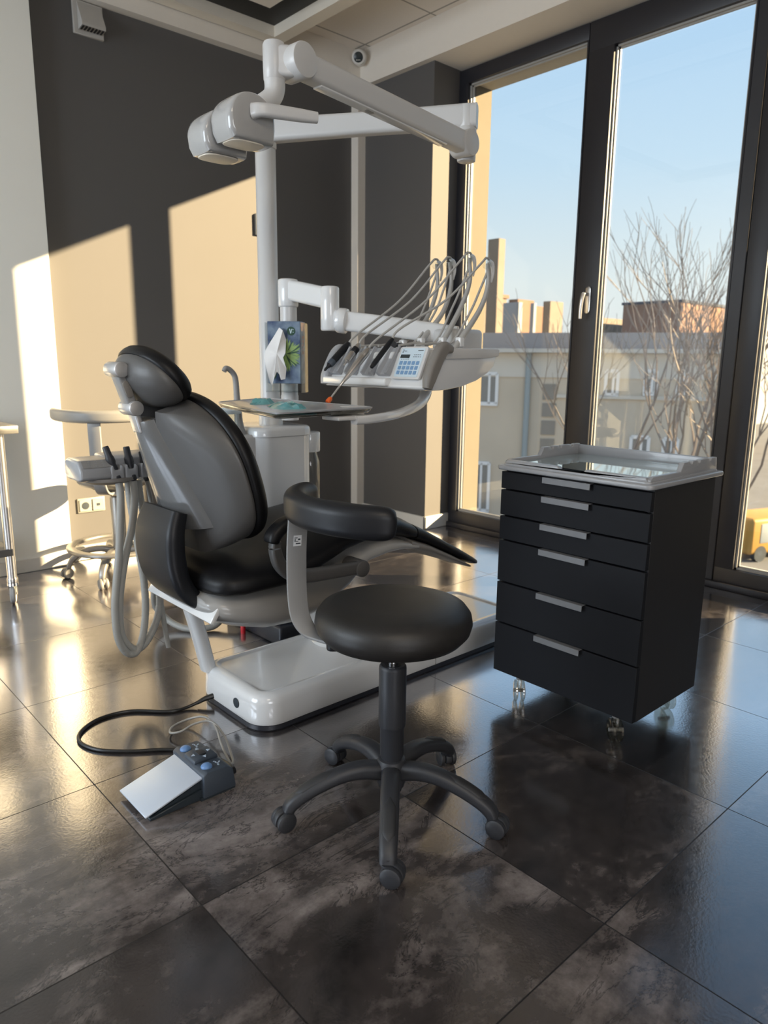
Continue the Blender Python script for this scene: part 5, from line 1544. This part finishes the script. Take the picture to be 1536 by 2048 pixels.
for (px, y0, y1, wpx) in ((978, 747, 808, 36), (968, 925, 1022, 38), (1226, 742, 790, 24), (1304, 742, 788, 22), (1368, 742, 786, 18), (1292, 874, 940, 36), (1355, 878, 940, 28), (1214, 898, 955, 30), (1120, 925, 1000, 30)):
    a_ = fpt(px - wpx / 2, y0); c_ = fpt(px + wpx / 2, y1)
    ww_ = (c_ - a_).dot(fe3); hh_ = a_.z - c_.z
    cc = Vector(((a_.x + c_.x) / 2, (a_.y + c_.y) / 2, (a_.z + c_.z) / 2))
    wf = B()
    for dx, dz, sx_, sz_ in ((0, hh_ / 2, ww_, .14), (0, -hh_ / 2, ww_ + .1, .16), (-ww_ / 2, 0, .13, hh_), (ww_ / 2, 0, .13, hh_), (.06, 0, .10, hh_)):
        wf.obox(cc + fe3 * dx + ez * dz + fn3 * .03, fe3, fn3, ez, (sx_, .12, sz_))
    wn_ = obj('window', wf, 'pvc', fb)
    obj('pane', B().obox(cc, fe3, fn3, ez, (ww_ - .05, .08, hh_ - .05)), 'pane_dark', wn_)
for (y0, y1) in ((768, 800), (806, 834), (841, 870), (877, 905)):
    a_ = fpt(1089, y0); c_ = fpt(1117, y1)
    cc = (a_ + c_) / 2
    obj('stair_window', B().obox(cc, fe3, fn3, ez, ((c_ - a_).dot(fe3), .10, a_.z - c_.z)), 'pane_dark', fb)

def block(name, lab, catg, pxl, pxm, pxr, yt, yb, depth, m, group=None, cap=None):
    C_ = far(pxm, 730, depth)
    A_ = Vector((C_.x, C_.y))
    l_ = hit(pxl, C_, Vector((0, 1))); r_ = hit(pxr, C_, Vector((1, 0)))
    z1 = zat(pxm, yt, C_); z0 = GZ
    b_ = B().box((C_.x, C_.y, z0), (max(r_.x, C_.x + .3), max(l_.y, C_.y + .3), z1), .02, 1)
    o_ = obj(name, b_, m)
    tag(o_, lab, catg, group)
    if cap:
        obj('coping', B().box((C_.x - .12, C_.y - .12, z1 - .02), (max(r_.x, C_.x + .3) + .12, max(l_.y, C_.y + .3) + .12, z1 + .22)), cap, o_)
    return o_
block('chimney_stack', 'tall sandy brick chimney standing left beyond the grey roof', 'chimney', 967, 988, 1001, 476, 700, 47, 'brick_pale', 'chimneys beyond the roof')
block('brick_house', 'sandy brick house at the foot of the tall chimney', 'building', 962, 964, 1008, 592, 720, 52, 'brick_pale', None, 'brick')
block('brick_house', 'orange gabled house peeping behind the grey rendered block', 'building', 1012, 1030, 1062, 598, 720, 62, 'brick', None)
block('rendered_block', 'pale grey rendered block between chimney and orange house', 'building', 1001, 1032, 1040, 604, 720, 45, 'grey_block')
block('chimney_stack', 'thin dark chimney in front of the orange house', 'chimney', 1056, 1062, 1066, 606, 720, 48, 'grey_block', 'chimneys beyond the roof')
block('brick_house', 'low orange house left of the window handle', 'building', 1060, 1066, 1082, 612, 720, 64, 'brick', None)
block('chimney_stack', 'broad grey and sandy chimney left of the window handle', 'chimney', 1080, 1094, 1120, 602, 720, 49, 'brick_pale', 'chimneys beyond the roof')
bh = block('brick_block', 'large orange brick building behind the bare trees', 'building', 1238, 1352, 1470, 604, 740, 66, 'brick', None, 'roof')
block('brick_block', 'low sandy wall building left of the large orange building', 'building', 1150, 1160, 1250, 632, 740, 72, 'brick_pale')
block('rendered_block', 'grey flat topped block behind the orange building at right', 'building', 1380, 1386, 1560, 606, 740, 84, 'grey_block')

def tree(px, depth, height, seed, lab, lean=0.0):
    rd = random.Random(seed)
    base_ = far(px, 730, depth); base_.z = GZ
    t_ = thing('bare_tree', lab, 'tree', base_, 'bare trees beyond the window')
    tk, br_ = B(), B()
    def grow(p, d, L_, r_, lev):
        pts_ = [p]
        q, dd = p.copy(), d.copy()
        for k in range(4):
            dd = (dd + Vector((rd.uniform(-.18, .18), rd.uniform(-.18, .18), rd.uniform(-.02, .14)))).normalized()
            q = q + dd * (L_ / 4)
            pts_.append(q.copy())
        (tk if lev == 0 else br_).tube(pts_, [r_, r_ * .62], 8 if lev == 0 else (5 if lev < 3 else 3), 1, raw=True)
        if lev >= 5:
            return
        n_ = 3 if lev < 3 else 3
        for k in range(n_):
            at = pts_[rd.choice((2, 3, 4)) if lev else rd.choice((3, 4))] if k else pts_[-1]
            a_ = rd.uniform(0, 2 * PI)
            sp_ = rd.uniform(.35, .8) if k else .25
            nd_ = (dd + Vector((math.cos(a_) * sp_, math.sin(a_) * sp_, .12))).normalized()
            grow(at, nd_, L_ * rd.uniform(.62, .80), r_ * .60, lev + 1)
    grow(base_, Vector((lean, 0, 1)), height * .36, height * .0085, 0)
    obj('trunk', tk, 'bark', t_, 60)
    obj('branches', br_, 'bark', t_, 60)
tree(1255, 19, 11.0, 11, 'bare tree rising before the orange building, leftmost of the trees')
tree(1392, 17, 11.0, 23, 'bare tree in the middle, right of the orange building corner')
tree(1475, 15, 10.0, 35, 'bare tree behind the dark window post')

vn = thing('parked_van', 'yellow framed van parked in the yard below the right pane', 'van', far(1540, 1040, 30))
vc = far(1535, 1003, 30); vc.z = GZ + 1.05
vb = B()
e1 = Vector((.94, -.34, 0)); e2 = Vector((.34, .94, 0))
vb.obox(vc, e1, e2, ez, (3.4, 1.7, 1.5), .15, 3)
obj('van_body', vb, 'yellow', vn)
obj('van_window', B().obox(vc - e2 * .84 + ez * .12, e1, e2, ez, (2.4, .06, .8), .02, 2), 'pipe', vn)
wv = B()
for sx_ in (-1.1, 1.1):
    wv.cyl(vc + e1 * sx_ - e2 * .86 - ez * .72, vc + e1 * sx_ - e2 * .62 - ez * .72, .33, n=20)
obj('van_wheels', wv, 'ink', vn)
